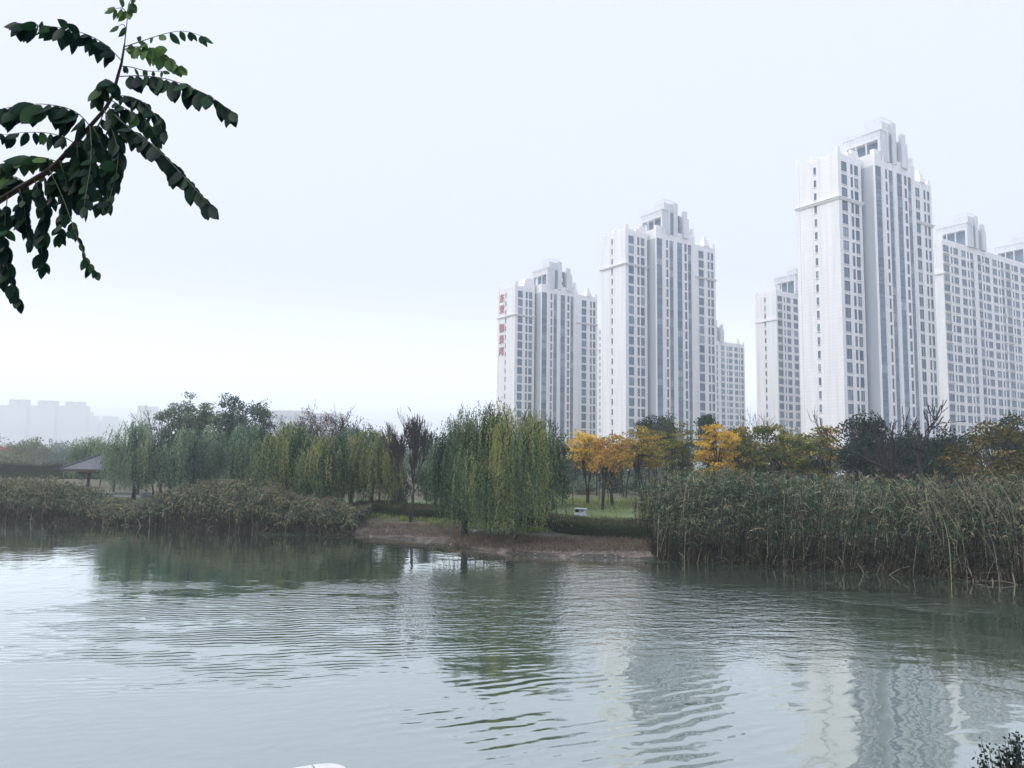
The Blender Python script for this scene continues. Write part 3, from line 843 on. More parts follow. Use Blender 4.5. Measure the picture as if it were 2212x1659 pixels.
# ------------------------------------------------------------------ trees
def fit(mbs, ref, R, H, cx=0.0):
    """scale a plant so that its crown has the wanted radius and height"""
    V = np.concatenate(ref.v)
    kr = R / np.percentile(np.abs(V[:, 0] - cx), 97.5) if R else None
    kz = H / np.percentile(V[:, 2], 99.8)
    kr = kr or kz
    for mb in mbs:
        mb.v = [np.stack([(v[:, 0] - cx) * kr + cx, v[:, 1] * kr, v[:, 2] * kz], -1) for v in mb.v]

def willow_meshes(seed, H, Rw, zmin=0.5, n_bough=34, per=24, leaf=(0.17, 0.020), mat='willow', spacing=0.085, lean=0.0, limbs=5, top=1.0, gold=0.12):
    rng = np.random.default_rng(seed)
    tr = MB()
    tr_h = H * 0.34
    base = np.array([0, 0, -0.15])
    fork = np.array([lean * .3, 0, tr_h])
    r0 = 0.022 * H
    tr.tube([base, base * .5 + fork * .45 + rng.normal(0, .05, 3), fork], [r0 * 1.25, r0, r0 * .8], 8)
    lp, lg, lw, tone = [], [], [], []
    ends = []
    for i in range(n_bough):
        a = rng.uniform(0, 2 * math.pi)
        rr = Rw * (0.05 + 0.88 * math.sqrt(rng.random()))
        zt = H * top * (1 - 0.42 * (rr / Rw) ** 2.8) * rng.uniform(0.86, 1.0)
        if rng.random() < .28: zt *= rng.uniform(.5, .85)
        zlow = zmin + 1.3 * (rr / Rw) ** 2 * rng.uniform(.1, 1.0)
        bdrop = 1.0 if rng.random() < .5 else rng.uniform(.6, .9)
        e = np.array([math.cos(a) * rr + lean, math.sin(a) * rr, zt])
        ends.append(e)
        t = np.linspace(0, 1, 6)[:, None]
        mid = fork + (e - fork) * np.array([.35, .35, .75]) + rng.normal(0, .15, 3)
        path = (1 - t) ** 2 * fork + 2 * t * (1 - t) * mid + t ** 2 * e
        tr.tube(path, np.linspace(r0 * (.55 if i < limbs else .22), .012, 6), 5)
        btone = rng.normal(.47, .22) + (.28 if rng.random() < gold else 0)
        out = np.array([math.cos(a), math.sin(a), 0])
        for k in range(per):
            tt = 1 - .45 * rng.random() ** 1.6
            p0 = (1 - tt) ** 2 * fork + 2 * tt * (1 - tt) * mid + tt ** 2 * e + rng.normal(0, .105, 3) * Rw
            az = a + rng.normal(0, 1.0)
            o2 = np.array([math.cos(az), math.sin(az), 0])
            drop = (1 - .6 * rng.random() ** 1.7) * bdrop * min(p0[2] - zlow * rng.uniform(.7, 1.5), H * .9)
            if drop < .4: continue
            reach = rng.uniform(.1, .5) * Rw * .35
            n = max(5, int(drop / spacing))
            s = (np.arange(n) + rng.random(n)) / n
            P = p0 + o2 * (reach * (1 - (1 - s) ** 2.2))[:, None] + np.array([0, 0, 1.0]) * (0.28 * reach * np.sin(np.minimum(s * 5, math.pi)) - drop * s ** 1.15)[:, None]
            P += np.array([math.sin(k), math.cos(k * 1.7), 0]) * (0.05 * np.sin(s * 7 + k))[:, None]
            lp.append(P)
            d = np.stack([rng.normal(0, .42, n), rng.normal(0, .42, n), -np.ones(n)], -1)
            lg.append(unit(d) * leaf[0] * rng.uniform(.7, 1.25, (n, 1)))
            sd_ = unit(np.stack([rng.normal(0, 1, n), rng.normal(0, 1, n), rng.normal(0, .2, n)], -1))
            lw.append(sd_ * leaf[1] * rng.uniform(.8, 1.3, (n, 1)))
            tone.append(np.clip(btone + rng.normal(0, .06) + rng.normal(0, .12, n) + .10 * (1 - s), 0, 1))
    cr = MB()
    cr.leaves(np.concatenate(lp), np.concatenate(lg), np.concatenate(lw), np.concatenate(tone))
    fit((tr, cr), cr, Rw, H, lean)
    return tr.mesh('trunk', M['bark']), cr.mesh('crown', M[mat])

def leafy_meshes(seed, H, Rx, z0, n_clump=60, per=110, leaf=(0.16, 0.05), mat='evergreen', clump=0.55, trunk_r=0.10, bark='bark', inner=0.35, flat=0.65, stems=1, Ry=None, gap=0.0, droop=0.3, trunk_lean=0.0):
    rng = np.random.default_rng(seed)
    Ry = Ry or Rx
    tr, cr = MB(), MB()
    cz, hz = (z0 + H) / 2, (H - z0) / 2
    ph = rng.uniform(0, 6.28, 6)
    cs = []
    for i in range(n_clump):
        v = unit(rng.normal(0, 1, 3))
        u = inner + (1 - inner) * rng.random() ** .5
        wobf = 1 + .16 * math.sin(2 * math.atan2(v[1], v[0]) + ph[0]) + .14 * math.sin(3 * v[2] * 2 + ph[1]) + .10 * math.sin(5 * math.atan2(v[1], v[0]) + ph[2])
        c = np.array([v[0] * Rx * u * wobf, v[1] * Ry * u * wobf, cz + v[2] * hz * u * min(1.05, wobf)])
        cs.append(c)
    cs = np.array(cs)
    hts = [(rng.uniform(-.25, .25) * Rx * (stems > 1), rng.uniform(-.2, .2) * Rx * (stems > 1)) for _ in range(stems)]
    forks = []
    for s in range(stems):
        bx, by = hts[s]
        fk = np.array([bx * 1.8 + trunk_lean, by * 1.8, z0 + hz * .35])
        pts = [np.array([bx * .3, by * .3, -.15]), np.array([bx * .8 + trunk_lean * .3, by, z0 * .55]) + rng.normal(0, .05, 3), fk, fk + np.array([rng.normal(0, .2), rng.normal(0, .2), hz * 1.1])]
        tr.tube(pts, [trunk_r * 1.25 / stems ** .3, trunk_r * .95 / stems ** .3, trunk_r * .7 / stems ** .3, trunk_r * .15], 7)
        forks.append(fk)
    for i, c in enumerate(cs):
        if rng.random() < .75:
            fk = forks[i % stems]
            st = fk * np.array([1, 1, 0]) + np.array([0, 0, min(c[2] - .1, z0 * .75 + rng.random() * hz * .9)])
            t = np.linspace(0, 1, 5)[:, None]
            mid = st + (c - st) * np.array([.4, .4, .7])
            path = (1 - t) ** 2 * st + 2 * t * (1 - t) * mid + t ** 2 * c
            tr.tube(path, np.linspace(trunk_r * .32, .012, 5), 4)
    P, A, B, T = [], [], [], []
    for c in cs:
        r = clump * rng.uniform(.55, 1.25)
        n = int(per * rng.uniform(.6, 1.3) * (1 - gap * rng.random()))
        d = unit(rng.normal(0, 1, (n, 3)))
        q = c + d * np.array([1.15, 1.15, flat]) * r * (rng.random((n, 1)) ** .45)
        ax = unit(d * .7 + rng.normal(0, .6, (n, 3)) + np.array([0, 0, -droop]))
        sdv = unit(np.cross(ax, rng.normal(0, 1, (n, 3)) * np.array([.6, .6, 1])))
        sc = rng.uniform(.7, 1.3, (n, 1))
        P.append(q); A.append(ax * leaf[0] * sc); B.append(sdv * leaf[1] * sc)
        T.append(np.clip(rng.normal(.45, .17) + rng.normal(0, .13, n), 0, 1))
    cr.leaves(np.concatenate(P), np.concatenate(A), np.concatenate(B), np.concatenate(T))
    fit((tr, cr), cr, Rx, H, 0)
    return tr.mesh('trunk', M[bark]), cr.mesh('crown', M[mat])

def bare_meshes(seed, H, spread=0.5, trunk_r=0.09, z0=0.25, levels=5, up=0.35, kids=(2, 4), rmin=0.011, stems=1, shrink=0.72, leaves=None, leaf_n=0, first=None):
    """returns the bole with its limbs, the fine twigs, and (when leaves) the last leaves"""
    rng = np.random.default_rng(seed)
    tr, tw, lv = MB(), MB(), MB()
    tips = []
    def grow(p, d, ln, r, lev):
        n = 5
        pts = [p]
        for i in range(n - 1):
            d = d + rng.normal(0, .13, 3) + np.array([0, 0, up * .10])
            d = d / np.linalg.norm(d)
            pts.append(pts[-1] + d * ln / (n - 1))
        r1 = max(rmin, r * .62)
        (tr if lev < 3 else tw).tube(pts, np.linspace(r, r1, n), 6 if lev < 2 else (4 if lev < 3 else 3))
        if lev >= levels:
            tips.append((pts[-1], d)); tips.append((pts[2], d)); return
        k = rng.integers(kids[0], kids[1] + 1)
        for i in range(k):
            t = 1.0 if i == 0 else rng.uniform(.4, .95)
            j = min(n - 2, int(t * (n - 1)))
            q = pts[j] + (pts[j + 1] - pts[j]) * (t * (n - 1) - j)
            s = spread * (.55 if i == 0 else 1.15)
            nd = d + rng.normal(0, s, 3) + np.array([0, 0, up * .5])
            grow(q, nd / np.linalg.norm(nd), ln * rng.uniform(shrink * .8, shrink * 1.1), max(rmin, r1 * (.92 if i == 0 else .62)), lev + 1)
    for s in range(stems):
        d0 = np.array([rng.normal(0, .18) * (stems > 1), rng.normal(0, .18) * (stems > 1), 1.0]) if first is None else np.array(first[s], float)
        grow(np.array([0.0, 0, -.15]), d0 / np.linalg.norm(d0), H * z0 * (1 if stems == 1 else rng.uniform(.8, 1.2)), trunk_r / stems ** .25, 0)
    fit([q for q in (tr, tw) if q.v], tw if tw.v else tr, None, H)
    tips = [(np.array(a) * H / max(1e-6, max(q[0][2] for q in tips)), b) for a, b in tips]
    out = [('trunk', tr.mesh('trunk', M['bark']))]
    if tw.v: out.append(('twigs', tw.mesh('twigs', M['twig'])))
    if leaves and leaf_n:
        idx = rng.integers(0, len(tips), leaf_n)
        P = np.array([tips[i][0] for i in idx]) + rng.normal(0, .16, (leaf_n, 3))
        ax = unit(rng.normal(0, 1, (leaf_n, 3)) + np.array([0, 0, -.4]))
        sdv = unit(np.cross(ax, rng.normal(0, 1, (leaf_n, 3))))
        lv.leaves(P, ax * .15, sdv * .045, np.clip(rng.normal(.5, .2, leaf_n), 0, 1))
        out.append(('leaves', lv.mesh('leaves', M[leaves])))
    return out

def plant(name, px, Y, meshes, label, cat, group=None, rotz=0.0, scale=1.0, py=None):
    """stand a plant on the ground at depth Y, in the direction of picture column px"""
    X = at_y(px, py or 1000, Y).x
    root = thing(name, (X, Y, ground_z(X, Y)), label, cat, group, rotz)
    root.scale = (scale,) * 3
    if isinstance(meshes, tuple): meshes = [('trunk', meshes[0]), ('crown', meshes[1])]
    for n, me in meshes: link(n, me, root)
    return root

def top_h(px, py, Y):
    """height of a thing whose top is seen at px, py when it stands at depth Y"""
    P = at_y(px, py, Y)
    return P.z - ground_z(P.x, Y)

GW = 'weeping willows on the left bank'
m2 = lambda w, Y: w / FOC * Y
# the two willows on the point
plant('willow_tree', 1104, 43.4, willow_meshes(11, top_h(1104, 880, 43.4), m2(96, 43.4), 0.1, 66, 28, mat='willow', gold=.14, leaf=(.16, .019)),
      'full round willow on the brown point, its strands touching the ground', 'willow')
plant('willow_tree', 1006, 46.0, willow_meshes(12, top_h(1000, 893, 46.0), m2(72, 46), 0.5, 50, 26, mat='willow', gold=.10, leaf=(.16, .019)),
      'willow with two bare legs of trunk at the water edge, beside the full round willow', 'willow')
# left bank willows
for lab, px, Y, top_, half, mat, seed in (
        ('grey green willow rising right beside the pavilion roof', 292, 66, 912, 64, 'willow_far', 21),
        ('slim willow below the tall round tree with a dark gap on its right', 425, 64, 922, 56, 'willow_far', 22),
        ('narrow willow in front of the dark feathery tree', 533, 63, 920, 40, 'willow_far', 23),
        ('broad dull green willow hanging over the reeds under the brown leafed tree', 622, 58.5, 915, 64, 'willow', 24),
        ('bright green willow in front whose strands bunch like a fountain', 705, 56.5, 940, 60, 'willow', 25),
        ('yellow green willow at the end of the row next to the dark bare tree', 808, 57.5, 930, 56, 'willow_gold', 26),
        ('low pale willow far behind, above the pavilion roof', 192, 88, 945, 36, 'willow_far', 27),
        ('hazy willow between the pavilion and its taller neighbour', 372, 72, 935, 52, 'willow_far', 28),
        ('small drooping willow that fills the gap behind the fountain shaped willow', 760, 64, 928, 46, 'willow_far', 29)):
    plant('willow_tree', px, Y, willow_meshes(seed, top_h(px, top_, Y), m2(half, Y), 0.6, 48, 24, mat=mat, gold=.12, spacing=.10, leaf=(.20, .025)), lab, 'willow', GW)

# tall trees behind the left willows
plant('broadleaf_tree', 413, 78, leafy_meshes(31, top_h(413, 853, 78), m2(68, 78), 2.4, 190, 90, (.20, .06), 'grey_green', .62, .2), 'tall round grey green tree behind the left willows', 'tree')
plant('broadleaf_tree', 490, 76, leafy_meshes(32, top_h(490, 850, 76), m2(32, 76), 2.0, 80, 90, (.24, .06), 'blue_green', .6, .16, gap=.3), 'narrow dark blue green tree just right of the tall round tree', 'tree')
plant('broadleaf_tree', 545, 74, leafy_meshes(33, top_h(545, 868, 74), m2(44, 74), 2.4, 85, 80, (.26, .06), 'blue_green', .6, .16, gap=.4), 'dark feathery tree standing clear against the sky right of the round tree', 'tree')
plant('bare_tree', 662, 72, bare_meshes(34, top_h(662, 876, 72) * 1.0, .62, .12, .30, 5, .25, leaves='russet', leaf_n=2600), 'spreading tree with sparse brown leaves above the willows', 'tree')
plant('bare_tree', 742, 72, bare_meshes(35, top_h(742, 896, 72) * 1.02, .42, .10, .28, 5, .5, leaves='russet', leaf_n=500), 'nearly bare tree with upright twigs right of the brown leafed tree', 'tree')
plant('bare_tree', 822, 70, bare_meshes(36, top_h(822, 914, 70), .5, .09, .30, 5, .3, leaves='autumn', leaf_n=1200), 'small brown topped tree behind the yellow green willow', 'tree')
plant('bare_tree', 336, 70, bare_meshes(37, top_h(336, 868, 70), .22, .07, .36, 4, .6), 'thin bare tree with one tall twig left of the round tree', 'tree')
plant('bare_tree', 218, 92, bare_meshes(38, top_h(218, 948, 92), .45, .06, .30, 4, .3), 'small bare tree above the pavilion', 'tree')
# the dark bare tree on the bank
plant('bare_tree', 890, 52.5, bare_meshes(41, top_h(893, 892, 52.5), .24, .105, .22, 6, .75, kids=(2, 4), stems=3, first=[(-.13, 0, 1), (.03, .05, 1), (.17, .0, 1)], rmin=.0085, shrink=.76),
      'dark bare tree forking near its foot beside the hedge, between willows', 'tree')
GS = 'dark shrubs behind the hedge'
for lab, px, Y, top_, half in (('dark shrub behind the left stems of the forked bare tree', 862, 60, 1015, 26), ('dark shrub behind the right stems of the forked bare tree', 922, 64, 1010, 24),
                               ('tall dark shrub between the forked bare tree and the willow on the point', 952, 70, 995, 20)):
    plant('evergreen_shrub', px, Y, leafy_meshes(int(px), top_h(px, top_, Y), m2(half, Y), .3, 26, 110, (.14, .045), 'evergreen', .5, .07), lab, 'shrub', GS)
# behind the willow on the point
plant('bare_tree', 1186, 58, bare_meshes(43, top_h(1186, 897, 58), .5, .15, .32, 5, .3, rmin=.020), 'bare tree with crooked branches against the sign tower, right of the round willow', 'tree')
plant('evergreen_tree', 1196, 60, leafy_meshes(44, top_h(1196, 938, 60), m2(30, 60), 1.6, 34, 110, (.17, .06), 'evergreen', .6, .1), 'dark evergreen under the crooked bare tree beside the willow', 'tree')
plant('evergreen_shrub', 1216, 64, leafy_meshes(45, top_h(1216, 1018, 64), m2(24, 64), .9, 22, 120, (.14, .05), 'evergreen', .5, .07), 'small umbrella shaped evergreen on the lawn left of the yellow trees', 'shrub')

# the autumn grove
GG = 'autumn trees in the grove'
def grove(lab, px, Y, top_, half, mat, seed, z0f=.45, n=52, per=80, stems=1, gap=.6, clump=.58):
    n = int(n * 1.25); z0f *= .9; per = int(per * .85)
    H = top_h(px, top_, Y)
    plant('autumn_tree', px, Y, leafy_meshes(seed, H, m2(half, Y), H * z0f, n, per, (.18, .07), mat, clump, .085, stems=2, flat=.26, gap=gap, inner=.15), lab, 'tree', GG)
grove('bright yellow tree with layered boughs at the left end of the grove', 1270, 66, 932, 40, 'yellow', 51, .42, 46, 75)
grove('orange brown tree next to the bright yellow tree, its thin trunks bare below', 1325, 64, 938, 42, 'orange', 52, .40, 48, 75)
grove('green and gold tree between the orange tree and the green tree', 1392, 67, 922, 46, 'amber', 53, .42)
grove('mostly green tree left of the gold tree that tops the reeds', 1468, 66, 912, 44, 'olive', 54, .35)
grove('gold tree rising over the reeds below the middle tower', 1548, 64, 916, 45, 'yellow', 55, .34, 56, 90)
grove('broad olive green tree right of the gold tree over the reeds', 1652, 64, 918, 56, 'olive', 56, .3, 66, 95)
grove('round olive tree with a yellow tinge next to the dark evergreens', 1758, 63, 924, 56, 'olive', 57, .3, 66, 95)
grove('orange tipped tree peeping over the round olive tree', 1788, 72, 920, 30, 'orange', 58, .5, 30, 60)
grove('small yellow tree half hidden at the back between the yellow and green trees', 1350, 76, 946, 34, 'yellow', 59, .45, 30, 60)
grove('low amber tree whose boughs hang in front of the grove trunks', 1300, 60, 968, 36, 'orange', 60, .62, 26, 55)
grove('thin amber tree standing far back between the two leftmost grove trunks', 1290, 80, 944, 22, 'amber', 61, .5, 24, 60)
grove('thin green and yellow tree far back behind the orange tree', 1338, 84, 950, 24, 'olive', 62, .5, 24, 60)
grove('thin half bare golden tree at the back beside the reeds', 1420, 82, 938, 26, 'amber', 63, .45, 26, 60)
grove('slender olive tree behind the umbrella evergreen', 1246, 88, 962, 20, 'olive', 64, .45, 20, 60)
grove('golden green tree filling the gap between the two olive trees', 1706, 70, 920, 34, 'amber', 65, .3, 46, 80)
grove('golden green tree between the gold tree and the broad olive tree', 1600, 72, 922, 36, 'amber', 66, .3, 46, 80)
# evergreens behind the grove
GE = 'evergreen trees behind the grove'
for lab, px, Y, top_, half, z0 in (
        ('left one of the two dark domes above the grove, in front of the middle tower', 1402, 90, 898, 24, 3),
        ('right one of the two dark domes above the grove, in front of the middle tower', 1440, 90, 897, 22, 3),
        ('single green dome behind the gold tree', 1530, 86, 897, 22, 3),
        ('low dark evergreen in the gap under the hazy stepped tower', 1596, 86, 925, 30, 2.5),
        ('big dark evergreen left of the dead tree', 1868, 60, 896, 56, 1.5),
        ('dark evergreen behind the dead tree, lower than its neighbour', 1960, 64, 935, 58, 1.5),
        ('dark evergreen between the dead tree and the brown autumn tree', 2050, 60, 924, 44, 1.5),
        ('dark evergreen behind the top of the brown autumn tree', 2185, 66, 896, 44, 2)):
    H = top_h(px, top_, Y)
    plant('evergreen_tree', px, Y, leafy_meshes(int(px) + 7, H, m2(half, Y), z0, 70, 125, (.20, .07), 'evergreen', .75, .14), lab, 'tree', GE)
plant('bare_tree', 1958, 52, bare_meshes(71, top_h(1958, 872, 52), .42, .24, .26, 5, .35, kids=(2, 3), stems=3, first=[(-.45, 0, 1), (.12, 0, 1), (.38, .1, 1)], rmin=.020),
      'dead tree with thick crooked limbs standing among the dark evergreens', 'tree')
H = top_h(2150, 905, 50)
plant('autumn_tree', 2155, 50, leafy_meshes(72, H, m2(94, 50), 1.0, 90, 110, (.17, .06), 'autumn', .6, .12, gap=.6), 'big brown leafed autumn tree at the right edge above the reeds', 'tree')
for lab, px, Y, top_ in (('tall thin bare sapling in front of the blank side of the tallest tower', 1774, 80, 880), ('hair thin bare tree in the gap under the sky between the towers', 1622, 95, 878)):
    plant('bare_tree', px, Y, bare_meshes(int(px), top_h(px, top_, Y), .22, .06, .34, 4, .6, rmin=.014), lab, 'tree')

# far-off wood that closes the view below the skyline
def distant_wood():
    rng = np.random.default_rng(66)
    mb = MB()
    for Y, x0, x1, ytop, step, mlt in ((105, 1180, 2330, 962, 13, 1.0), (118, 480, 1250, 958, 12, 1.0), (150, 430, 1300, 950, 12, 1.2), (250, -120, 620, 968, 12, 1.6), (330, -150, 1300, 962, 14, 2.0)):
        x = x0
        while x < x1:
            Yk = Y * rng.uniform(.93, 1.08)
            T = at_y(x, ytop + rng.normal(0, 7) + 6 * math.sin(x * .031), Yk)
            g0 = ground_z(T.x, Yk); hh = T.z - g0; r = rng.uniform(.8, 1.5) * mlt * 1.1
            for _ in range(7):
                c = np.array([T.x + rng.normal(0, .8) * mlt, Yk + rng.normal(0, 1.2), g0 + hh * rng.uniform(.12, .92)])
                n = 46
                dd = unit(rng.normal(0, 1, (n, 3)))
                q = c + dd * r * rng.random((n, 1)) ** .4
                ax = unit(dd + rng.normal(0, .6, (n, 3)) + np.array([0, 0, -.3])) * .42 * mlt * rng.uniform(.6, 1.3, (n, 1)); sv = unit(np.cross(ax, rng.normal(0, 1, (n, 3)))) * .14 * mlt
                mb.leaves(q, ax, sv, np.clip(rng.normal(.4, .2) + rng.normal(0, .12, n), 0, 1))
            x += step * rng.uniform(.6, 1.4) * mlt
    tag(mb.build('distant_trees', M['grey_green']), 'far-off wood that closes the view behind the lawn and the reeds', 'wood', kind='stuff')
distant_wood()

# underwood behind the grove trunks
GU = 'shrubs at the back of the lawn'
for i, (lab, px, Y, top_, half) in enumerate((
        ('blue green shrub behind the first grove trunks', 1262, 84, 1030, 30), ('grey green shrub behind the orange tree trunks', 1322, 88, 1028, 34),
        ('low shrub behind the trunks of the green and gold tree', 1382, 84, 1032, 34), ('dark shrub where the grove meets the tall reeds', 1440, 80, 1030, 36),
        ('far shrub at the left end of the bright lawn', 1200, 92, 1022, 30), ('far shrub seen past the forked bare tree', 1000, 95, 1020, 36), ('shrub mass behind the strands of the round willow', 1090, 95, 1012, 48))):
    plant('evergreen_shrub', px, Y, leafy_meshes(900 + i, top_h(px, top_, Y), m2(half, Y), .2, 26, 80, (.2, .07), 'evergreen' if i % 2 else 'grey_green', .7, .07), lab, 'shrub', GU)

# saplings on the lawn
GY = 'thin young trees on the lawn'
for i, (px, yb, ht) in enumerate(((1216, 1089, 1.9), (1238, 1093, 2.3), (1294, 1088, 2.2), (1313, 1097, 1.8), (1320, 1089, 2.0), (1343, 1078, 2.4), (1412, 1094, 1.9), (1396, 1086, 2.3), (1372, 1096, 1.7), (1186, 1094, 1.8))):
    P = on_z(px, yb, 1.03)
    mb = MB()
    rng = np.random.default_rng(100 + i)
    mb.tube([(0, 0, -.1), (rng.normal(0, .03), 0, ht * .5), (rng.normal(0, .05), 0, ht)], [.035, .03, .018], 5)
    for q in range(4):
        a = rng.uniform(0, 6.28)
        mb.tube([(0, 0, ht * (.82 + .05 * q)), (math.cos(a) * .16, math.sin(a) * .16, ht + .25), (math.cos(a) * .2, math.sin(a) * .2, ht + .6)], [.02, .014, .009], 4)
    lm = MB()
    n = 70
    c = np.array([0, 0, ht + .1]) + rng.normal(0, 1, (n, 3)) * np.array([.2, .2, .24])
    ax = unit(rng.normal(0, 1, (n, 3))); sv = unit(np.cross(ax, rng.normal(0, 1, (n, 3))))
    lm.leaves(c, ax * .13, sv * .045, rng.random(n))
    place = ('in front of the small umbrella evergreen', 'right of the umbrella evergreen', 'behind the grey cabinet', 'just right of the grey cabinet', 'under the orange tree', 'far back under the orange tree',
             'close to the left end of the tall reeds', 'under the green and gold tree', 'on the near lawn right of the cabinet', 'beside the strands of the round willow')[i]
    r = thing('young_tree', (P.x, P.y, ground_z(P.x, P.y)), f'thin pruned young tree {place}', 'sapling', GY)
    mb.build('trunk', M['bark'], r); lm.build('crown', M['evergreen' if i % 3 else 'autumn'], r)

# hazy trees on the far left
GF = 'hazy trees on the far left'
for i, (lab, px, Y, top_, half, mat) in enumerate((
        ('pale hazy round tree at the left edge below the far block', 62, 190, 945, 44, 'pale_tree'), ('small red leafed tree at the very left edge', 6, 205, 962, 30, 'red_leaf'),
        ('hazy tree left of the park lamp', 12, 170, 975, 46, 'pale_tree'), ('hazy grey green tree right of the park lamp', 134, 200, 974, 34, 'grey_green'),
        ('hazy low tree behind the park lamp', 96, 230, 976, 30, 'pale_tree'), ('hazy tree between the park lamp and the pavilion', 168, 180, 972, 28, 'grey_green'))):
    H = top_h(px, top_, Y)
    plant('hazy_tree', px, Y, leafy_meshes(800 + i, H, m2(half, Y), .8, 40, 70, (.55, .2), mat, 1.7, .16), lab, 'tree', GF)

# ------------------------------------------------------------------ hedges
def hedge_mesh(front, depth, h, seed, leaf=.075, dens=95):
    """front: world points along the front foot; a broad clipped bed with a flat top"""
    rng = np.random.default_rng(seed)
    F = np.array(front, float)
    seg = np.r_[0, np.cumsum(np.linalg.norm(np.diff(F, axis=0), axis=1))]
    L_ = seg[-1]
    n = int(L_ / .4)
    s = np.linspace(0, L_, n)
    fx, fy = np.interp(s, seg, F[:, 0]), np.interp(s, seg, F[:, 1])
    mb = MB()
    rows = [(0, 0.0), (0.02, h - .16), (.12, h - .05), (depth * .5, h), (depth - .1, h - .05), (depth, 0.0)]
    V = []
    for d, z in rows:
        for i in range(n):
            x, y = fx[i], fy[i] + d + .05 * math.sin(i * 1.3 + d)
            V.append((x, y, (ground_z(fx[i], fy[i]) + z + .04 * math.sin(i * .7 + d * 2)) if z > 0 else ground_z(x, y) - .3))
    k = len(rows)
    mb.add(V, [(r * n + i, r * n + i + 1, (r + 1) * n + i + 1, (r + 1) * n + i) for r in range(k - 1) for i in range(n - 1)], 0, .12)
    na = int(L_ * depth * dens); nb = int(L_ * h * dens * 2.2)
    P = []
    for cnt, top in ((na, True), (nb, False)):
        ss = rng.uniform(0, L_, cnt)
        x, y = np.interp(ss, seg, F[:, 0]), np.interp(ss, seg, F[:, 1])
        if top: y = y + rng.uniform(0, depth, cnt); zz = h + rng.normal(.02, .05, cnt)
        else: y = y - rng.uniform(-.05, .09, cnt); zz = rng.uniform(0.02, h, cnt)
        yf = np.interp(ss, seg, F[:, 1])
        P.append(np.stack([x, y, np.array([ground_z(a, b) for a, b in zip(x, yf)]) + zz], -1))
    tn = np.concatenate([np.clip(rng.normal(.74, .22, na), 0, 1), np.clip(rng.normal(.25, .15, nb), 0, 1)])  # overhead light put into the leaf tone: top paler, front darker
    P = np.concatenate(P); m_ = len(P)
    ax = unit(rng.normal(0, 1, (m_, 3)) + np.array([0, -.2, .5])); sv = unit(np.cross(ax, rng.normal(0, 1, (m_, 3))))
    mb.leaves(P, ax * leaf * rng.uniform(.7, 1.5, (m_, 1)), sv * leaf * .42, tn)
    return mb
hf = [on_ground(x, y) for x, y, z in ((748, 1111, .5), (800, 1112, .5), (890, 1121, .48), (1000, 1128, .45), (1070, 1136, .45), (1135, 1143, .45), (1262, 1158, .45), (1400, 1166, .45), (1450, 1167, .45))]
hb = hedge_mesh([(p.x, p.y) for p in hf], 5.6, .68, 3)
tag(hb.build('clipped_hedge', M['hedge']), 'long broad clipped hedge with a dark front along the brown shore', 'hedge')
fh_ = [at_y(x, 1000, 112) for x in (-60, 60, 130, 230, 330)]
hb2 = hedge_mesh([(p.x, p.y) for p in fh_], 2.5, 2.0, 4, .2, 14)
tag(hb2.build('clipped_hedge', M['hedge']), 'tall hazy hedge bank beyond the pavilion, below the park lamp', 'hedge')

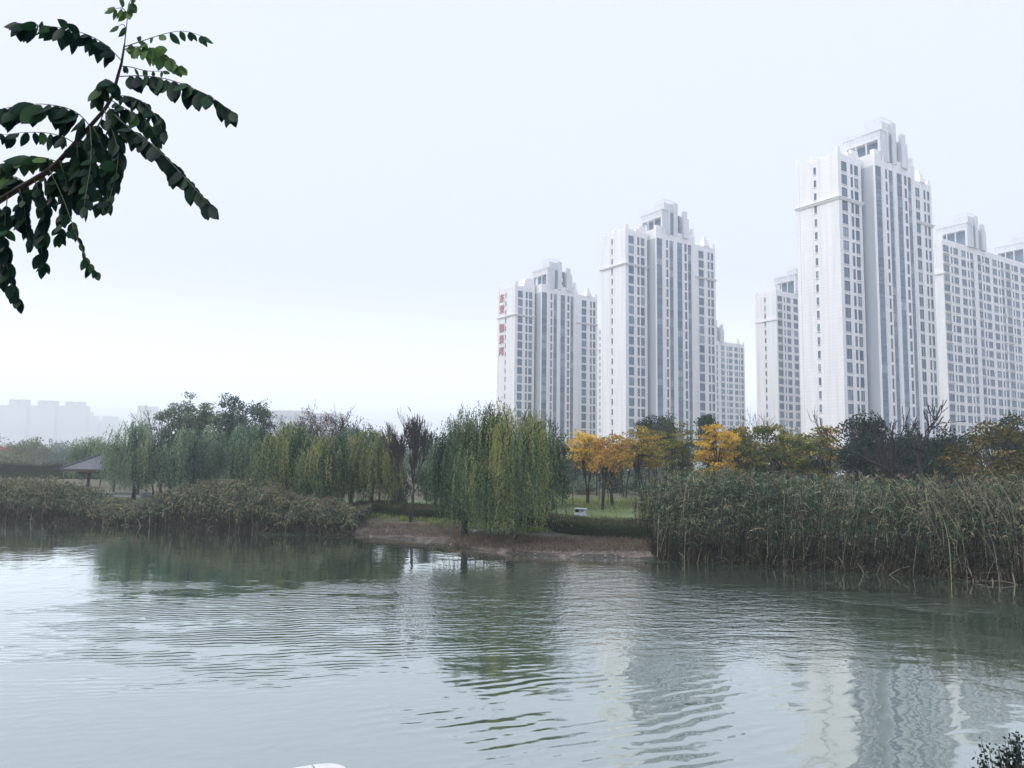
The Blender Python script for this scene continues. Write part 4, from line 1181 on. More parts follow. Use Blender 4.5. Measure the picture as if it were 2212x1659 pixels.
# ------------------------------------------------------------------ reeds, grasses, weed
def reeds(seed, n, xr, depth, hfun, lean=(.10, .0), blade=.55, nb=9, mats=('reed', 'cane', 'plume'), plume_p=.07, dry=.2, broken=0, near_dens=1.0, top_bend=.25, stem_w=.013, blade_w=.019, d0=-0.5):
    rng = np.random.default_rng(seed)
    X = rng.uniform(xr[0], xr[1], n)
    d = depth * rng.random(n) ** near_dens + d0
    clump = np.sin(X * 1.9 + 0.7) * .5 + np.sin(X * 4.3 + d * 2.0) * .3
    d = d + .35 * clump
    Y = shore_y(X) + d
    Z0 = np.array([ground_z(a, b) for a, b in zip(X, Y)]) - .1
    H = (np.array([hfun(a) for a in X]) - Z0) * (1 + .05 * clump) * (1.04 - .26 * rng.random(n) ** 1.5)
    H *= np.clip(.62 + .38 * (d - d0) / 1.6, .62, 1)
    patch = .5 * np.sin(X * .83 + 1.1 * np.sin(d * .9)) + .5 * np.sin(X * 2.6 + d * 1.3 + 2)
    H *= 1 + .10 * patch
    az = rng.uniform(0, 6.28, n)
    lx = rng.normal(lean[0], .09, n) + .05 * np.sin(X * .8); ly = rng.normal(-.04, .07, n)
    ly -= .10 * np.clip(1 - d / 1.2, 0, 1)
    s = np.linspace(0, 1, 5)
    P = np.stack([X[:, None] + lx[:, None] * H[:, None] * (s + top_bend * s ** 3)[None, :], Y[:, None] + ly[:, None] * H[:, None] * s[None, :] ** 1.3,
                  Z0[:, None] + H[:, None] * (s - .06 * s ** 3)[None, :]], -1)
    W = np.stack([np.cos(az), np.sin(az) * .4, 0 * az], -1)[:, None, :] * (stem_w * np.array([1.15, 1, .85, .7, .4]))[None, :, None]
    mb = MB()
    mb.strips(P, W, np.clip(rng.normal(.36, .22, n) + .55 * (rng.random(n) < .10), 0, 1), 1)
    # blades
    m = n * nb
    i = np.repeat(np.arange(n), nb)
    t = rng.uniform(.22, 1.0, m) ** .75
    def at(t_):
        return np.stack([X[i] + lx[i] * H[i] * (t_ + top_bend * t_ ** 3), Y[i] + ly[i] * H[i] * t_ ** 1.3, Z0[i] + H[i] * (t_ - .06 * t_ ** 3)], -1)
    q = at(t)
    ba = rng.uniform(0, 6.28, m)
    o = np.stack([np.cos(ba) + .45, np.sin(ba), 0 * ba], -1)
    ln = blade * rng.uniform(.55, 1.25, m)
    up = rng.uniform(.35, .9, m)
    dr = rng.uniform(.3, 1.1, m)
    k = np.array([0, .35, .7, 1.0])
    BP = q[:, None, :] + o[:, None, :] * (ln[:, None] * k[None, :])[..., None] * .8
    BP[..., 2] += ln[:, None] * (up[:, None] * k[None, :] - dr[:, None] * k[None, :] ** 2)
    side = unit(np.cross(o, np.array([0, 0, 1.0])) + rng.normal(0, .35, (m, 3)))
    BW = side[:, None, :] * (blade_w * np.array([.7, 1, .7, .08]))[None, :, None] * rng.uniform(.7, 1.25, (m, 1, 1))
    tone = np.clip(rng.normal(.38, .2, m) + .42 * (t - .62) + .16 * patch[i], 0, .85)
    low = rng.random(m) < dry * (1.6 - t)
    tone = np.where(rng.random(m) < .05, 1.0, tone)
    mb.strips(BP[~low], BW[~low], tone[~low], 0)
    mb.strips(BP[low], BW[low], np.clip(rng.normal(.42, .25, low.sum()) + (.5 * (t - .6) + .15 * patch[i])[low], 0, 1), 3)
    # plumes
    pl = np.where(rng.random(n) < plume_p)[0]
    if len(pl):
        c = 9
        j = np.repeat(pl, c)
        tip = np.stack([X[j] + lx[j] * H[j] * (1 + top_bend), Y[j] + ly[j] * H[j], Z0[j] + H[j] * .94], -1)
        a2 = rng.uniform(0, 6.28, len(j))
        axp = unit(np.stack([np.cos(a2) * .4 + .35, np.sin(a2) * .4, rng.uniform(.3, 1.1, len(j))], -1)) * rng.uniform(.16, .36, (len(j), 1))
        svp = unit(np.cross(axp, rng.normal(0, 1, (len(j), 3)))) * .022
        mb.leaves(tip - np.array([0, 0, .1]), axp, svp, rng.random(len(j)), 2)
    # dead leaves and short stalks that close the foot of the bed
    u = n
    ux = rng.uniform(xr[0], xr[1], u); uy = shore_y(ux) + rng.uniform(d0 - .1, 1.6, u)
    uz = np.array([ground_z(a, b) for a, b in zip(ux, uy)])
    uz = np.maximum(uz, -.03)
    uh = rng.uniform(.25, 1.15, u)
    ub = np.stack([ux, uy, uz], -1)
    ud = np.stack([rng.normal(.1, .35, u), rng.normal(-.1, .3, u), np.ones(u)], -1)
    UP = ub[:, None, :] + ud[:, None, :] * (uh[:, None] * np.array([0, .5, 1.0]))[..., None]
    UP[..., 2] -= .3 * uh[:, None] * np.array([0, .2, 1.0]) ** 2
    UW = unit(np.stack([np.ones(u), rng.normal(0, .6, u), 0 * ux], -1))[:, None, :] * np.array([.03, .026, .006])[None, :, None]
    mb.strips(UP, UW, np.clip(rng.normal(.25, .2, u), 0, .75), 1)
    # broken and leaning canes at the water edge
    if broken:
        bx = rng.uniform(xr[0] + .5, xr[1], broken); by = shore_y(bx) + rng.uniform(-.5, .5, broken)
        L2 = rng.uniform(.5, 1.9, broken)
        dx = rng.normal(.1, .6, broken); dy = rng.normal(-.35, .25, broken); dz = rng.uniform(.12, 1.0, broken)
        dv_ = unit(np.stack([dx, dy, dz], -1))
        b0 = np.stack([bx, by, np.full(broken, -.02)], -1)
        s2 = np.array([0, .5, 1.0])
        BPk = b0[:, None, :] + dv_[:, None, :] * (L2[:, None] * s2)[..., None]
        BPk[..., 2] -= (.25 * L2[:, None] * s2 ** 2)
        BWk = unit(np.cross(dv_, np.array([0, 1.0, .2])))[:, None, :] * np.array([.016, .014, .009])[None, :, None]
        mb.strips(BPk, BWk, np.clip(rng.normal(.62, .25, broken), 0, 1), 1)
    return mb

rb = reeds(5, 4300, (7.2, 33), 7.5, lambda x: np.interp(x, [7, 8, 10, 13, 16, 18, 20, 24, 34], [3.4, 4.1, 4.45, 4.6, 4.25, 4.0, 4.35, 4.5, 4.2]), (.07, 0), .55, 10, broken=330, near_dens=1.25)
tag(rb.build('reed_bed', [M['reed'], M['cane'], M['plume'], M['reed_dry']]), 'tall green reeds with bare canes along the right half of the far shore', 'reeds', kind='stuff')
tb = reeds(8, 420, (18.2, 27), 2.6, lambda x: 4.7, (-.10, 0), .5, 5, stem_w=.017, near_dens=.8, top_bend=.9, plume_p=.3, dry=.7, mats=())
for k_, (F_, m_, t_) in enumerate(tb.f):
    if m_ == 1: tb.f[k_] = (F_, m_, np.clip(t_ + .38, 0, 1))
tag(tb.build('reed_stems', [M['reed'], M['cane'], M['plume'], M['reed_dry']]), 'tall leaning tan reed stems in front of the green reeds at the right edge', 'reeds', kind='stuff')
lb = reeds(6, 4200, (-52, -9.9), 6.0, lambda x: np.interp(x, [-52, -37, -33.5, -30.4, -29, -27.8, -26.5, -25, -22.8, -19.8, -17.3, -15.5, -13, -10.3], [2.9, 3.0, 2.55, 1.55, 1.25, 1.15, 1.35, 2.4, 3.0, 3.1, 3.0, 2.4, 1.95, 1.5]),
           (.10, 0), .6, 9, broken=200, plume_p=.35, dry=.55, stem_w=.014, blade_w=.024, top_bend=.5)
tag(lb.build('reed_bed', [M['reed'], M['cane'], M['plume'], M['reed_dry']]), 'tawny plumed reeds lining the left half of the far shore', 'reeds', kind='stuff')

def tufts(seed, pts, n_per, h, r, mat, name, label, w=.012):
    rng = np.random.default_rng(seed)
    mb = MB()
    pts = np.array(pts)
    n = len(pts) * n_per
    i = np.repeat(np.arange(len(pts)), n_per)
    B = pts[i] + np.stack([rng.normal(0, r, n), rng.normal(0, r, n), np.zeros(n)], -1)
    a = rng.uniform(0, 6.28, n); L_ = h * rng.uniform(.5, 1.3, n)
    o = np.stack([np.cos(a), np.sin(a), 0 * a], -1)
    k = np.array([0, .5, 1.0])
    P = B[:, None, :] + o[:, None, :] * (L_[:, None] * .5 * k ** 1.6)[..., None]
    P[..., 2] += L_[:, None] * (k - .25 * k ** 2)
    W = np.stack([-np.sin(a), np.cos(a), 0 * a], -1)[:, None, :] * (w * np.array([1, .8, .1]))[None, :, None]
    mb.strips(P, W, np.clip(rng.normal(.5, .22, n), 0, 1))
    return tag(mb.build(name, M[mat]), label, name.replace('_', ' '), kind='stuff')

rng = np.random.default_rng(77)
def scatter_px(boxes, z):
    out = []
    for x0, y0, x1, y1, n in boxes:
        for _ in range(n):
            P = on_ground(rng.uniform(x0, x1), rng.uniform(y0, y1))
            out.append((P.x, P.y, ground_z(P.x, P.y) - .02))
    return out
tufts(1, scatter_px([(770, 1112, 905, 1122, 90), (930, 1124, 1005, 1134, 130), (1125, 1138, 1240, 1150, 150), (1010, 1132, 1130, 1142, 60), (860, 1118, 940, 1127, 70)], .45), 16, .34, .12, 'grass', 'bank_grass', 'fresh green grass in front of the clipped hedge')
tufts(2, scatter_px([(1130, 1083, 1420, 1100, 420), (1180, 1078, 1420, 1086, 160)], 1.02), 14, .30, .25, 'grass', 'meadow_grass', 'long pale green grass around the young trees on the lawn', .016)
tufts(4, scatter_px([(1120, 1098, 1420, 1126, 700), (1180, 1072, 1420, 1084, 260), (960, 1070, 1060, 1090, 120)], 1.0), 10, .12, .22, 'grass', 'lawn_grass', 'short uneven grass on the lawn around the grey cabinet', .014)
tufts(3, scatter_px([(790, 1133, 1000, 1160, 320), (980, 1156, 1120, 1185, 320), (1100, 1163, 1420, 1192, 700)], .2), 12, .26, .17, 'straw', 'dry_grass', 'dry brown grass on the bare shore', .010)
# fallen leaves and clods on the shore
fl = MB(); n = 5200
X = rng.uniform(-9.8, 8.6, n); D = rng.uniform(.05, 4.2, n); Y = shore_y(X) + D
P = np.stack([X, Y, np.array([ground_z(a, b) for a, b in zip(X, Y)]) + .015], -1)
ax = unit(np.stack([rng.normal(0, 1, n), rng.normal(0, 1, n), rng.normal(.1, .25, n)], -1)); sv = unit(np.cross(ax, np.array([0, 0, 1.0]) + rng.normal(0, .3, (n, 3))))
fl.leaves(P, ax * rng.uniform(.05, .14, (n, 1)), sv * rng.uniform(.02, .045, (n, 1)), rng.random(n))
tag(fl.build('fallen_leaves', M['straw']), 'fallen leaves strewn over the brown shore', 'fallen leaves', kind='stuff')
pb = MB(); n = 170
X = rng.uniform(-9.6, 8.2, n); D = np.abs(rng.normal(.25, .5, n)); Y = shore_y(X) + D
for x, y, r in zip(X, Y, rng.uniform(.02, .07, n)):
    z = ground_z(x, y)
    a = np.arange(6) * math.pi / 3 + rng.uniform(0, 1)
    rr = r * rng.uniform(.7, 1.3, 6)
    ring = np.stack([x + np.cos(a) * rr, y + np.sin(a) * rr * .8, np.full(6, z)], -1)
    mid_ = np.stack([x + np.cos(a) * rr * .6, y + np.sin(a) * rr * .5, np.full(6, z + r * .6)], -1)
    pb.add(np.concatenate([ring, mid_]), [(k, (k + 1) % 6, 6 + (k + 1) % 6, 6 + k) for k in range(6)]); pb.f.append((np.array([[pb.n - 6 + k for k in range(6)]]), 0, np.array([.5])))
tag(pb.build('shore_pebbles', M['shore_stone']), 'stones and rubbish scattered along the brown shore', 'stones', kind='stuff')
# floating weed along the edges
fw = MB()
pts = []
for x0, y0, x1, y1, n in ((560, 1148, 740, 1158, 500), (455, 1131, 545, 1138, 200), (1395, 1209, 1470, 1217, 200), (930, 1170, 1010, 1186, 160), (1480, 1214, 2100, 1256, 160)):
    for _ in range(n):
        u_ = rng.random(); yy = y0 + (y1 - y0) * (u_ if x1 - x0 > 300 else rng.random())
        P = on_z(x0 + (x1 - x0) * u_, yy + rng.normal(0, 1.0), .0)
        P.y = min(P.y, float(shore_y(P.x)) + .1)
        pts.append((P.x, P.y, .012))
P = np.array(pts); n = len(P)
an = rng.uniform(0, 6.28, n)
ax = np.stack([np.cos(an), np.sin(an), rng.uniform(0, .12, n)], -1) * rng.uniform(.1, .35, (n, 1)); sv = np.stack([-np.sin(an), np.cos(an), 0 * an], -1) * rng.uniform(.03, .09, (n, 1))
fw.leaves(P, ax, sv, rng.random(n))
tag(fw.build('floating_weed', M['weed']), 'dull green weed floating along the far waterline', 'water weed', kind='stuff')

# ------------------------------------------------------------------ pavilion, cabinet, lamp, stone
PY = 70.0
e = at_y(129.6, 1012.5, PY); ap = at_y(223, 972, PY)
half = 4.0
cx = e.x + half
gz = ground_z(cx, PY + half)
pv = thing('park_pavilion', (cx, PY + half, gz), 'open pavilion with a dark slate hip roof half hidden by the left willow', 'pavilion')
ez = e.z - gz; az_ = ez + 2.05
mb = MB()
rg = .25
V = [(-half, -half, ez), (half, -half, ez), (half, half, ez), (-half, half, ez), (-rg, -rg, az_), (rg, -rg, az_), (rg, rg, az_), (-rg, rg, az_)]
V += [(a, b, ez - .06) for a, b in ((-half, -half), (half, -half), (half, half), (-half, half))]
mb.add(V, [(0, 1, 5, 4), (1, 2, 6, 5), (2, 3, 7, 6), (3, 0, 4, 7), (4, 5, 6, 7), (8, 11, 10, 9), (8, 9, 1, 0), (9, 10, 2, 1), (10, 11, 3, 2), (11, 8, 0, 3)])
for sx, sy in ((-1, -1), (1, -1), (1, 1), (-1, 1)):
    mb.tube([(sx * half, sy * half, ez + .05), (sx * rg, sy * rg, az_ + .05)], .09, 6)
roof = mb.build('roof', M['slate'], pv)
f = MB()
for a in range(4):
    c, s = [(1, 0), (0, 1), (-1, 0), (0, -1)][a]
    lo, hi = -half + .02, half - .02
    V = np.array([(lo, -half - .03, ez - .22), (hi, -half - .03, ez - .22), (hi, -half + .08, ez - .22), (lo, -half + .08, ez - .22), (lo, -half - .03, ez - .062), (hi, -half - .03, ez - .062), (hi, -half + .08, ez - .062), (lo, -half + .08, ez - .062)])
    V = np.stack([V[:, 0] * c - V[:, 1] * s, V[:, 0] * s + V[:, 1] * c, V[:, 2]], -1)
    f.add(V, [(0, 3, 2, 1), (4, 5, 6, 7), (0, 1, 5, 4), (1, 2, 6, 5), (2, 3, 7, 6), (3, 0, 4, 7)])
f.build('eave_board', M['timber'], pv)
cs_ = half - 1.7
f = MB()
f.box((-cs_ - .9, -cs_ - .1, ez - .42), (cs_ + .9, -cs_ + .1, ez - .23)); f.box((-cs_ - .9, cs_ - .1, ez - .42), (cs_ + .9, cs_ + .1, ez - .23))
f.box((-cs_ - .1, -cs_ + .1, ez - .41), (-cs_ + .1, cs_ - .1, ez - .24)); f.box((cs_ - .1, -cs_ + .1, ez - .41), (cs_ + .1, cs_ - .1, ez - .24))
f.build('beam', M['timber'], pv)
for sx, sy in ((-1, -1), (1, -1), (1, 1), (-1, 1)):
    f = MB(); f.tube([(sx * cs_, sy * cs_, -.2), (sx * cs_, sy * cs_, ez - .42)], .12, 10); f.build('post', M['timber'], pv)
f = MB(); f.frustum(0, 0, az_, az_ + .3, .32, .22); f.frustum(0, 0, az_ + .3, az_ + .55, .14, .05); f.build('finial', M['concrete'], roof)
f = MB(); f.box((-cs_ - .6, -cs_ - .6, -.35), (cs_ + .6, cs_ + .6, .1)); f.build('plinth', M['concrete'], pv)

P = on_z(1254, 1116.5, .95)
cb = thing('utility_cabinet', (P.x, P.y, ground_z(P.x, P.y)), 'small pale grey cabinet with a dark upper front standing on the lawn behind the hedge', 'cabinet', None, R_(-22))
f = MB()
f.box((-.40, -.18, 0), (.40, .20, .24)); f.box((-.40, -.17, .24), (-.36, .20, .48)); f.box((.30, -.17, .24), (.40, .20, .48)); f.box((-.36, .1, .24), (.30, .2, .48))
f.box((-.04, -.18, .24), (.0, .1, .48))
f.build('body', M['cab_grey'], cb)
f = MB(); f.box((-.44, -.22, .48), (.44, .24, .525)); f.box((-.40, -.18, .525), (.40, .2, .54)); f.build('top', M['cab_grey'], cb)
f = MB(); f.box((-.355, .02, .25), (-.045, .05, .475)); f.build('dark_panel', M['dark'], cb)
f = MB(); f.box((.02, -.12, .27), (.28, -.10, .30)); f.box((.02, -.12, .43), (.28, -.10, .46)); f.box((.02, -.12, .30), (.05, -.10, .43)); f.box((.25, -.12, .30), (.28, -.10, .43))
f.build('white_frame', M['white_stone'], cb)
for sx in (-1, 1):
    f = MB(); f.box((sx * .19 - .17, -.195, .03), (sx * .19 + .17, -.182, .21)); f.build('door', M['cab_grey'], cb)

LY = 150
P = at_y(91, 1030, LY); hz_ = at_y(95, 984, LY).z
lg_ = ground_z(P.x, LY)
lp = thing('park_lamp', (P.x, LY, lg_), 'hazy park lamp with two flat heads on one post left of the pavilion', 'lamp')
f = MB(); f.tube([(0, 0, -.2), (0, 0, .6), (0, 0, hz_ - lg_ + .5)], [.12, .08, .06], 8); f.build('post', M['lamp_metal'], lp)
for sx in (-1, 1):
    a = MB(); a.tube([(0, 0, hz_ - lg_ - .3), (sx * .6, 0, hz_ - lg_ + .05), (sx * 1.0, 0, hz_ - lg_ + .1)], .03, 6); arm = a.build('arm', M['lamp_metal'], lp)
    a = MB(); a.box((sx * 1.15 - .4, -.2, hz_ - lg_ + .08), (sx * 1.15 + .4, .2, hz_ - lg_ + .2)); a.box((sx * 1.15 - .3, -.14, hz_ - lg_ + .2), (sx * 1.15 + .3, .14, hz_ - lg_ + .26))
    a.build('lamp_head', M['lamp_metal'], arm)

P = on_z(1027, 1156, .3)
st = MB(); st.frustum(0, 0, -.05, .06, .16, .12); st.frustum(0, 0, .059, .09, .12, .06)
o = st.build('pale_stone', M['white_stone']); o.location = (P.x, P.y - .5, ground_z(P.x, P.y - .5))
tag(o, 'small pale stone at the foot of the two legged willow trunk', 'stone')

# white stone rail at the photographer's feet
P = at_y(722, 1650, 2.6)
rl = thing('stone_railing', (P.x, P.y, 3.3), 'rounded end of a white stone rail at the bottom edge of the photo', 'railing', None, R_(26))
rt = P.z - 3.3
f = MB()
def slab(x0, x1, endround):
    n = 10
    prof = []
    for k in range(n):
        a = math.pi * k / (n - 1)
        prof.append((.085 * math.cos(a), -.06 + .06 * math.sin(a)))
    prof += [(-.085, -.15), (.085, -.15)]
    secs = []
    xs = [x0] + ([x1] if not endround else [x1 - .10 + .10 * math.sin(q * math.pi / 2 / 6) for q in range(7)])
    for i, x in enumerate(xs):
        sc = 1.0 if not endround or i == 0 else max(.12, math.cos((i - 1) / 6 * math.pi / 2) ** .6)
        secs.append([(x, p[0] * sc, rt + (p[1] + .075) * (.35 + .65 * sc) - .075) for p in prof])
    V = [q for s_ in secs for q in s_]; m_ = len(prof)
    f.add(V, [(i * m_ + j, i * m_ + (j + 1) % m_, (i + 1) * m_ + (j + 1) % m_, (i + 1) * m_ + j) for i in range(len(secs) - 1) for j in range(m_)])
    f.f.append((np.array([[f.n - m_ + j for j in range(m_)]]), 0, np.array([.5])))
    b = f.n - len(V); f.f.append((np.array([[b + m_ - 1 - j for j in range(m_)]]), 0, np.array([.5])))
slab(-.062, .05, True); slab(-1.6, -.068, False)
f.build('rail', M['white_stone'], rl, smooth=False)
for x in (-.02, -1.4):
    f = MB(); f.tube([(x, 0, -.2), (x, 0, rt - .14)], .07, 12); f.build('post', M['white_stone'], rl)

# shrub and dry grass at the lower right
def near_plants():
    rng = np.random.default_rng(9)
    P0 = at_y(2192, 1602, 8.2)
    X0, Y0 = P0.x, 8.2
    gz = float(near_z(X0, Y0))
    r = thing('bank_shrub', (X0, Y0, gz), 'dark leafy shrub on the near bank in the lower right corner', 'shrub')
    st_, lf = MB(), MB()
    H = P0.z - gz
    for i in range(90):
        a = rng.uniform(0, 6.28); rr = rng.uniform(.02, .44); h = max(.12, H * rng.uniform(.65, 1.1) * (1 - .35 * rr))
        tip = np.array([math.cos(a) * rr, math.sin(a) * rr * .8, h])
        st_.tube([(tip[0] * .3, tip[1] * .3, -.2), tip * np.array([.7, .7, .6]), tip], [.008, .006, .003], 4)
        n = 44
        t = rng.uniform(.35, 1.0, (n, 1))
        p = np.array([tip[0] * .3, tip[1] * .3, 0]) * (1 - t) + tip * t + rng.normal(0, .03, (n, 3))
        ax = unit(rng.normal(0, 1, (n, 3)) + np.array([0, 0, .6])); sv = unit(np.cross(ax, rng.normal(0, 1, (n, 3))))
        lf.leaves(p, ax * rng.uniform(.03, .06, (n, 1)), sv * .013, np.clip(rng.normal(.4, .25, n), 0, 1))
    st_.build('stems', M['twig'], r); lf.build('foliage', M['evergreen'], r)
    pts = []
    for _ in range(260):
        px, py = rng.uniform(2150, 2300), rng.uniform(1636, 1700)
        Y = 5.6 - (py - 1640) * .012
        P = at_y(px, py, Y)
        pts.append((P.x, Y, float(near_z(P.x, Y)) - .02))
    tufts(12, pts, 22, .66, .08, 'straw', 'dry_bank_grass', 'reddish dry grass on the near bank in the lower right corner', .006)
near_plants()

# ------------------------------------------------------------------ the branch that hangs in at the upper left
def near_branch():
    rng = np.random.default_rng(4)
    Zs = .4134
    def pt(x, y, Y): return np.array(at_y(x * Zs, y * Zs, Y))
    TX, TY = -3.3, 2.3
    root = thing('near_tree', (TX, TY, 3.3), 'branch of a near tree with rows of drooping oval leaflets, upper left corner', 'tree branch')
    org = np.array([TX, TY, 3.3])
    tk = MB()
    tk.tube([(0, 0, -.3), (.03, 0, .9), (.02, .03, 2.2), (-.05, 0, 4.2)], [.15, .13, .11, .06], 10)
    stem = [(-20, 1060, 2.15), (100, 985, 2.12), (260, 890, 2.1), (310, 840, 2.1), (400, 740, 2.08), (470, 660, 2.06), (545, 575, 2.05), (590, 500, 2.05), (615, 400, 2.04), (635, 330, 2.03), (650, 235, 2.02)]
    pts = [np.array([.02, .03, 2.1]), np.array([.75, 0, 2.15])] + [pt(*q) - org for q in stem]
    rad = [.035, .016] + list(np.linspace(.0085, .0028, len(stem)))
    sb = MB(); sb.tube(pts, rad, 8)
    sb.tube([pt(650, 235, 2.02) - org, pt(655, 190, 2.02) - org, pt(664, 110, 2.02) - org, pt(668, 55, 2.02) - org], [.002, .0015, .0012, .001], 5)
    sb.build('stem', M['near_stem'], root, smooth=True)
    # unseen crown added to the same tree, over and behind the photographer, shading the branch
    cr = MB()
    P, A, B = [], [], []
    for _ in range(170):
        c = np.array([rng.uniform(-7.5, 4.2), rng.uniform(-6.0, -1.2), rng.uniform(4.3, 10.5)]) - org
        n = 60
        dd = unit(rng.normal(0, 1, (n, 3)))
        P.append(c + dd * np.array([.8, .8, .45]) * rng.random((n, 1)) ** .4)
        ax = unit(dd + rng.normal(0, .6, (n, 3)) + np.array([0, 0, -.5])); A.append(ax * rng.uniform(.14, .3, (n, 1))); B.append(unit(np.cross(ax, rng.normal(0, 1, (n, 3)))) * .06)
        z0_ = min(3.4, max(2.3, c[2] - 1.6)); tk.tube([(-.02, 0, z0_), (-.2, -1.6, z0_ + .5), (.25 * c[0] - .3, -3.2, .5 * z0_ + .5 * c[2]), c], [.045, .035, .02, .006], 5)
    P = np.concatenate(P)
    cr.leaves(P, np.concatenate(A), np.concatenate(B), np.clip(rng.normal(.3, .2, len(P)), 0, 1))
    cr.build('crown', M['near_leaf'], root)
    tk.build('trunk', M['bark'], root)
    # outline of one leaflet, along +x, width along y, folded a little along the midrib
    prof = [(0, 0), (.05, .09), (.18, .215), (.38, .275), (.6, .245), (.8, .15), (.93, .055), (1.0, 0)]
    def leaflet(mb, p, ax, side, L_, tone):
        ax = ax / np.linalg.norm(ax); side = side - ax * side.dot(ax); side /= np.linalg.norm(side)
        nrm = np.cross(ax, side)
        V = []
        bend = rng.uniform(.05, .3)
        for x, w in prof:
            c = p + ax * L_ * x - nrm * L_ * bend * x * x * .5
            V += [c + side * L_ * w + nrm * L_ * w * .14, c, c - side * L_ * w + nrm * L_ * w * .14]
        n = len(prof)
        F = []
        for k in range(n - 1):
            F += [(3 * k, 3 * k + 1, 3 * k + 4, 3 * k + 3), (3 * k + 1, 3 * k + 2, 3 * k + 5, 3 * k + 4)]
        mb.add(V, F, 0, tone)
    def frond(path, n=9, L_=.050, hang=.8, tone=.35, two=True, lush=1.0, Y=2.05, dY=0.0, jit=.24, single=True):
        k = len(path)
        P = np.array([pt(x, y, Y + dY * i / (k - 1)) for i, (x, y) in enumerate(path)]) - org
        d = np.r_[0, np.cumsum(np.linalg.norm(np.diff(P, axis=0), axis=1))]
        tt = np.linspace(0, d[-1], 14)
        Q = np.stack([np.interp(tt, d, P[:, c]) for c in range(3)], -1)
        for _ in range(2):
            Q[1:-1] = .25 * Q[:-2] + .5 * Q[1:-1] + .25 * Q[2:]
        lb_ = MB()
        lb_.tube(Q, np.linspace(.0016, .0007, len(Q)), 5, 1)
        T = np.gradient(Q, axis=0); T /= np.linalg.norm(T, axis=1)[:, None]
        n = int(n * 1.2) if n > 6 else n
        sts = np.linspace(.10, .98, n)
        for j, s in enumerate(sts):
            f_ = s * (len(Q) - 1); i = min(len(Q) - 2, int(f_)); p = Q[i] + (Q[i + 1] - Q[i]) * (f_ - i); t = T[i]
            for sg in ((-1, 1) if two else (rng.choice([-1, 1]),)):
                if rng.random() > lush: continue
                lat = np.cross(t, np.array([0, 1.0, 0])); lat /= np.linalg.norm(lat) + 1e-9     # across the rachis in the picture plane
                dep = np.array([0, sg * .75, 0])
                down = np.array([0, 0, -1.0])
                ax = hang * down + (1 - hang) * lat * sg + .28 * t + dep * rng.uniform(.15, .55) + rng.normal(0, jit, 3)
                side = np.cross(ax, np.array([rng.normal(0, .35), -1.0, rng.normal(0, .3)]))
                sz = 1.2 * L_ * (1 - .45 * abs(s - .5)) * rng.uniform(.68, 1.15)
                if rng.random() < .05: continue
                leaflet(lb_, p + rng.normal(0, .001, 3), ax, side, sz, float(np.clip(tone + rng.normal(0, .16) + (.12 if sg < 0 else 0), 0, 1)))
        if single:
            leaflet(lb_, Q[-1], T[-1] + np.array([0, 0, -.4]), np.cross(T[-1], np.array([0, -1.0, .2])), L_ * .9, float(np.clip(tone + .15, 0, 1)))
        lb_.build('leaf', [M['near_leaf'], M['rachis']], root, smooth=True)
    frond([(628, 310), (590, 262), (520, 205), (420, 165), (330, 145), (200, 130), (90, 120)], 15, .050, .75, .25, Y=2.0, dY=.1)
    frond([(648, 245), (740, 215), (850, 178), (960, 155), (1060, 190)], 7, .038, .55, .62, lush=.8, Y=2.02, dY=.15)
    frond([(640, 262), (700, 240), (770, 250), (860, 300), (940, 350)], 10, .042, .7, .85, Y=2.03, dY=-.05)
    frond([(632, 345), (690, 350), (760, 372), (850, 372)], 5, .026, .8, .75, lush=.6, Y=2.04)
    frond([(618, 400), (740, 392), (880, 410), (1030, 468), (1150, 530), (1205, 585)], 14, .052, .92, .28, Y=2.02, dY=-.15)
    frond([(600, 600), (680, 680), (760, 725), (840, 790), (930, 890), (1020, 985), (1095, 1075)], 15, .056, .90, .15, Y=2.05, dY=-.2)
    frond([(470, 660), (430, 600), (370, 565), (230, 540), (100, 548), (-30, 580)], 11, .070, .95, .22, Y=2.06, dY=-.1)
    frond([(385, 745), (340, 715), (250, 692), (140, 690), (10, 705)], 9, .042, .92, .25, lush=.75, Y=2.08, dY=.1)
    frond([(300, 845), (240, 822), (160, 818), (70, 838), (-30, 880)], 11, .050, .75, .55, Y=2.1, dY=.05)
    frond([(590, 500), (680, 500), (760, 540), (820, 610), (850, 690)], 10, .045, .85, .25, Y=2.05, dY=-.1)
    frond([(600, 440), (560, 410), (530, 440), (505, 500)], 7, .048, .9, .42, Y=2.0)
    frond([(575, 520), (640, 560), (720, 600), (790, 660), (815, 720)], 9, .042, .85, .45, Y=2.1)
    frond([(545, 575), (590, 690), (620, 780), (615, 880), (590, 980), (565, 1060)], 11, .047, .8, .3, Y=2.04, dY=-.1)
    frond([(480, 655), (530, 740), (560, 850), (540, 960), (515, 1070)], 10, .045, .8, .4, Y=2.08)
    frond([(470, 660), (480, 780), (470, 900), (450, 1000), (440, 1080)], 10, .045, .75, .28, Y=2.03, dY=-.1)
    frond([(545, 580), (500, 700), (470, 820), (430, 930), (410, 1020)], 10, .048, .8, .2, Y=2.1)
    frond([(400, 740), (410, 850), (400, 950), (370, 1040)], 9, .046, .75, .25, Y=2.05)
    frond([(310, 840), (350, 940), (340, 1070), (310, 1180), (300, 1230)], 10, .040, .85, .35, Y=2.06)
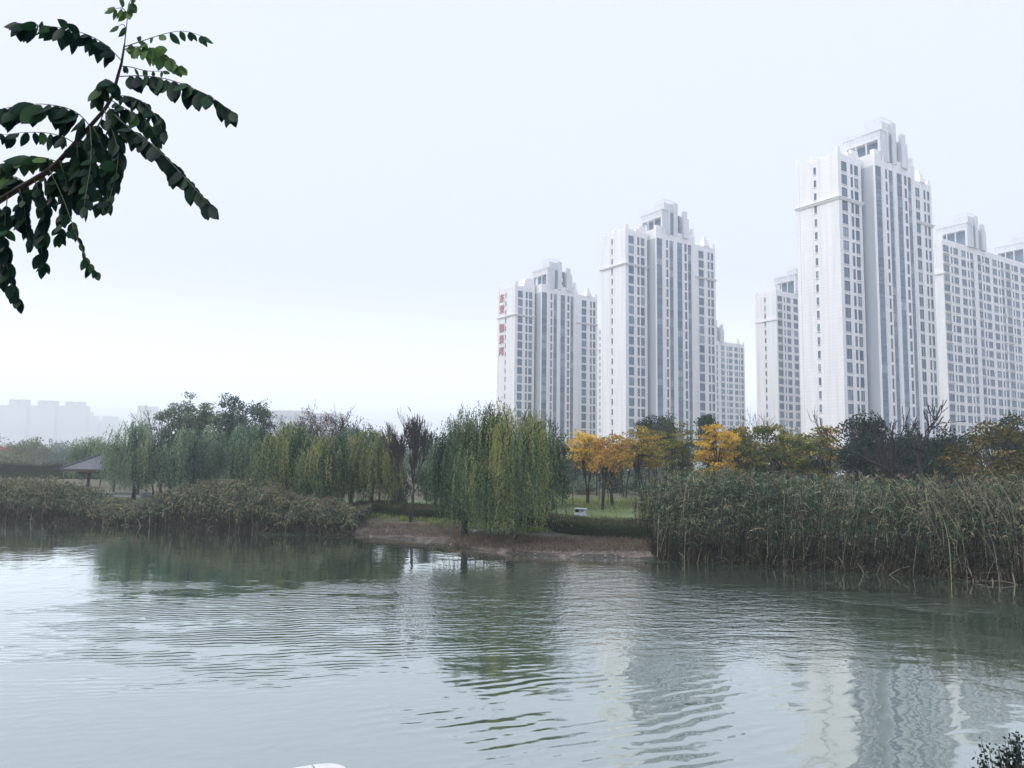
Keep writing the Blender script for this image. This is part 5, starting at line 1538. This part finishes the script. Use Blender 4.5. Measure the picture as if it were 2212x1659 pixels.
    frond([(260, 890), (320, 1010), (365, 1130), (400, 1240), (440, 1340), (500, 1420)], 12, .036, .8, .3, lush=.75, Y=2.05, dY=-.1)
    frond([(180, 940), (225, 1060), (225, 1180), (215, 1290), (220, 1380)], 9, .050, .85, .2, Y=2.08)
    frond([(100, 985), (130, 1080), (135, 1180), (150, 1250)], 7, .046, .85, .25, Y=2.1)
    frond([(40, 1020), (25, 1150), (20, 1300), (45, 1430), (70, 1520), (95, 1570)], 11, .046, .85, .22, Y=2.1)
    frond([(-20, 1040), (-25, 1180), (-10, 1320), (15, 1450)], 9, .05, .85, .15, Y=2.12)
    frond([(250, 895), (190, 970), (120, 1050), (60, 1150)], 9, .046, .85, .25, Y=2.14)
    frond([(140, 960), (80, 920), (20, 925), (-40, 960)], 8, .05, .85, .3, Y=2.14)
    frond([(330, 820), (300, 900), (270, 990), (250, 1080)], 9, .046, .8, .3, Y=2.12)
    frond([(430, 705), (400, 800), (380, 880), (350, 950)], 9, .048, .8, .2, Y=2.12)
    frond([(560, 550), (620, 640), (680, 700), (700, 720)], 7, .046, .85, .35, Y=2.1)
    frond([(666, 70), (640, 40), (600, 45)], 3, .036, .5, .8, Y=2.02, lush=.9)
    frond([(668, 55), (672, 20), (690, -10)], 3, .036, .5, .8, Y=2.02, lush=.9)
    frond([(660, 150), (645, 125), (620, 135)], 1, .034, .5, .7, Y=2.02, two=False)
near_branch()

# ------------------------------------------------------------------ haze
def haze():
    m = bpy.data.materials.new('haze_air')
    m.use_nodes = True
    nt = m.node_tree; nt.nodes.clear()
    o = nt.nodes.new('ShaderNodeOutputMaterial'); v = nt.nodes.new('ShaderNodeVolumePrincipled')
    v.inputs['Color'].default_value = (*HAZE_COLOR, 1); v.inputs['Density'].default_value = HAZE_DENSITY
    v.inputs['Anisotropy'].default_value = 0.5
    nt.links.new(v.outputs[0], o.inputs['Volume'])
    mb = MB(); mb.box((-2000, -150, -3.0), (2000, 2700, 108))
    tag(mb.build('haze', m), kind='stuff')
haze()
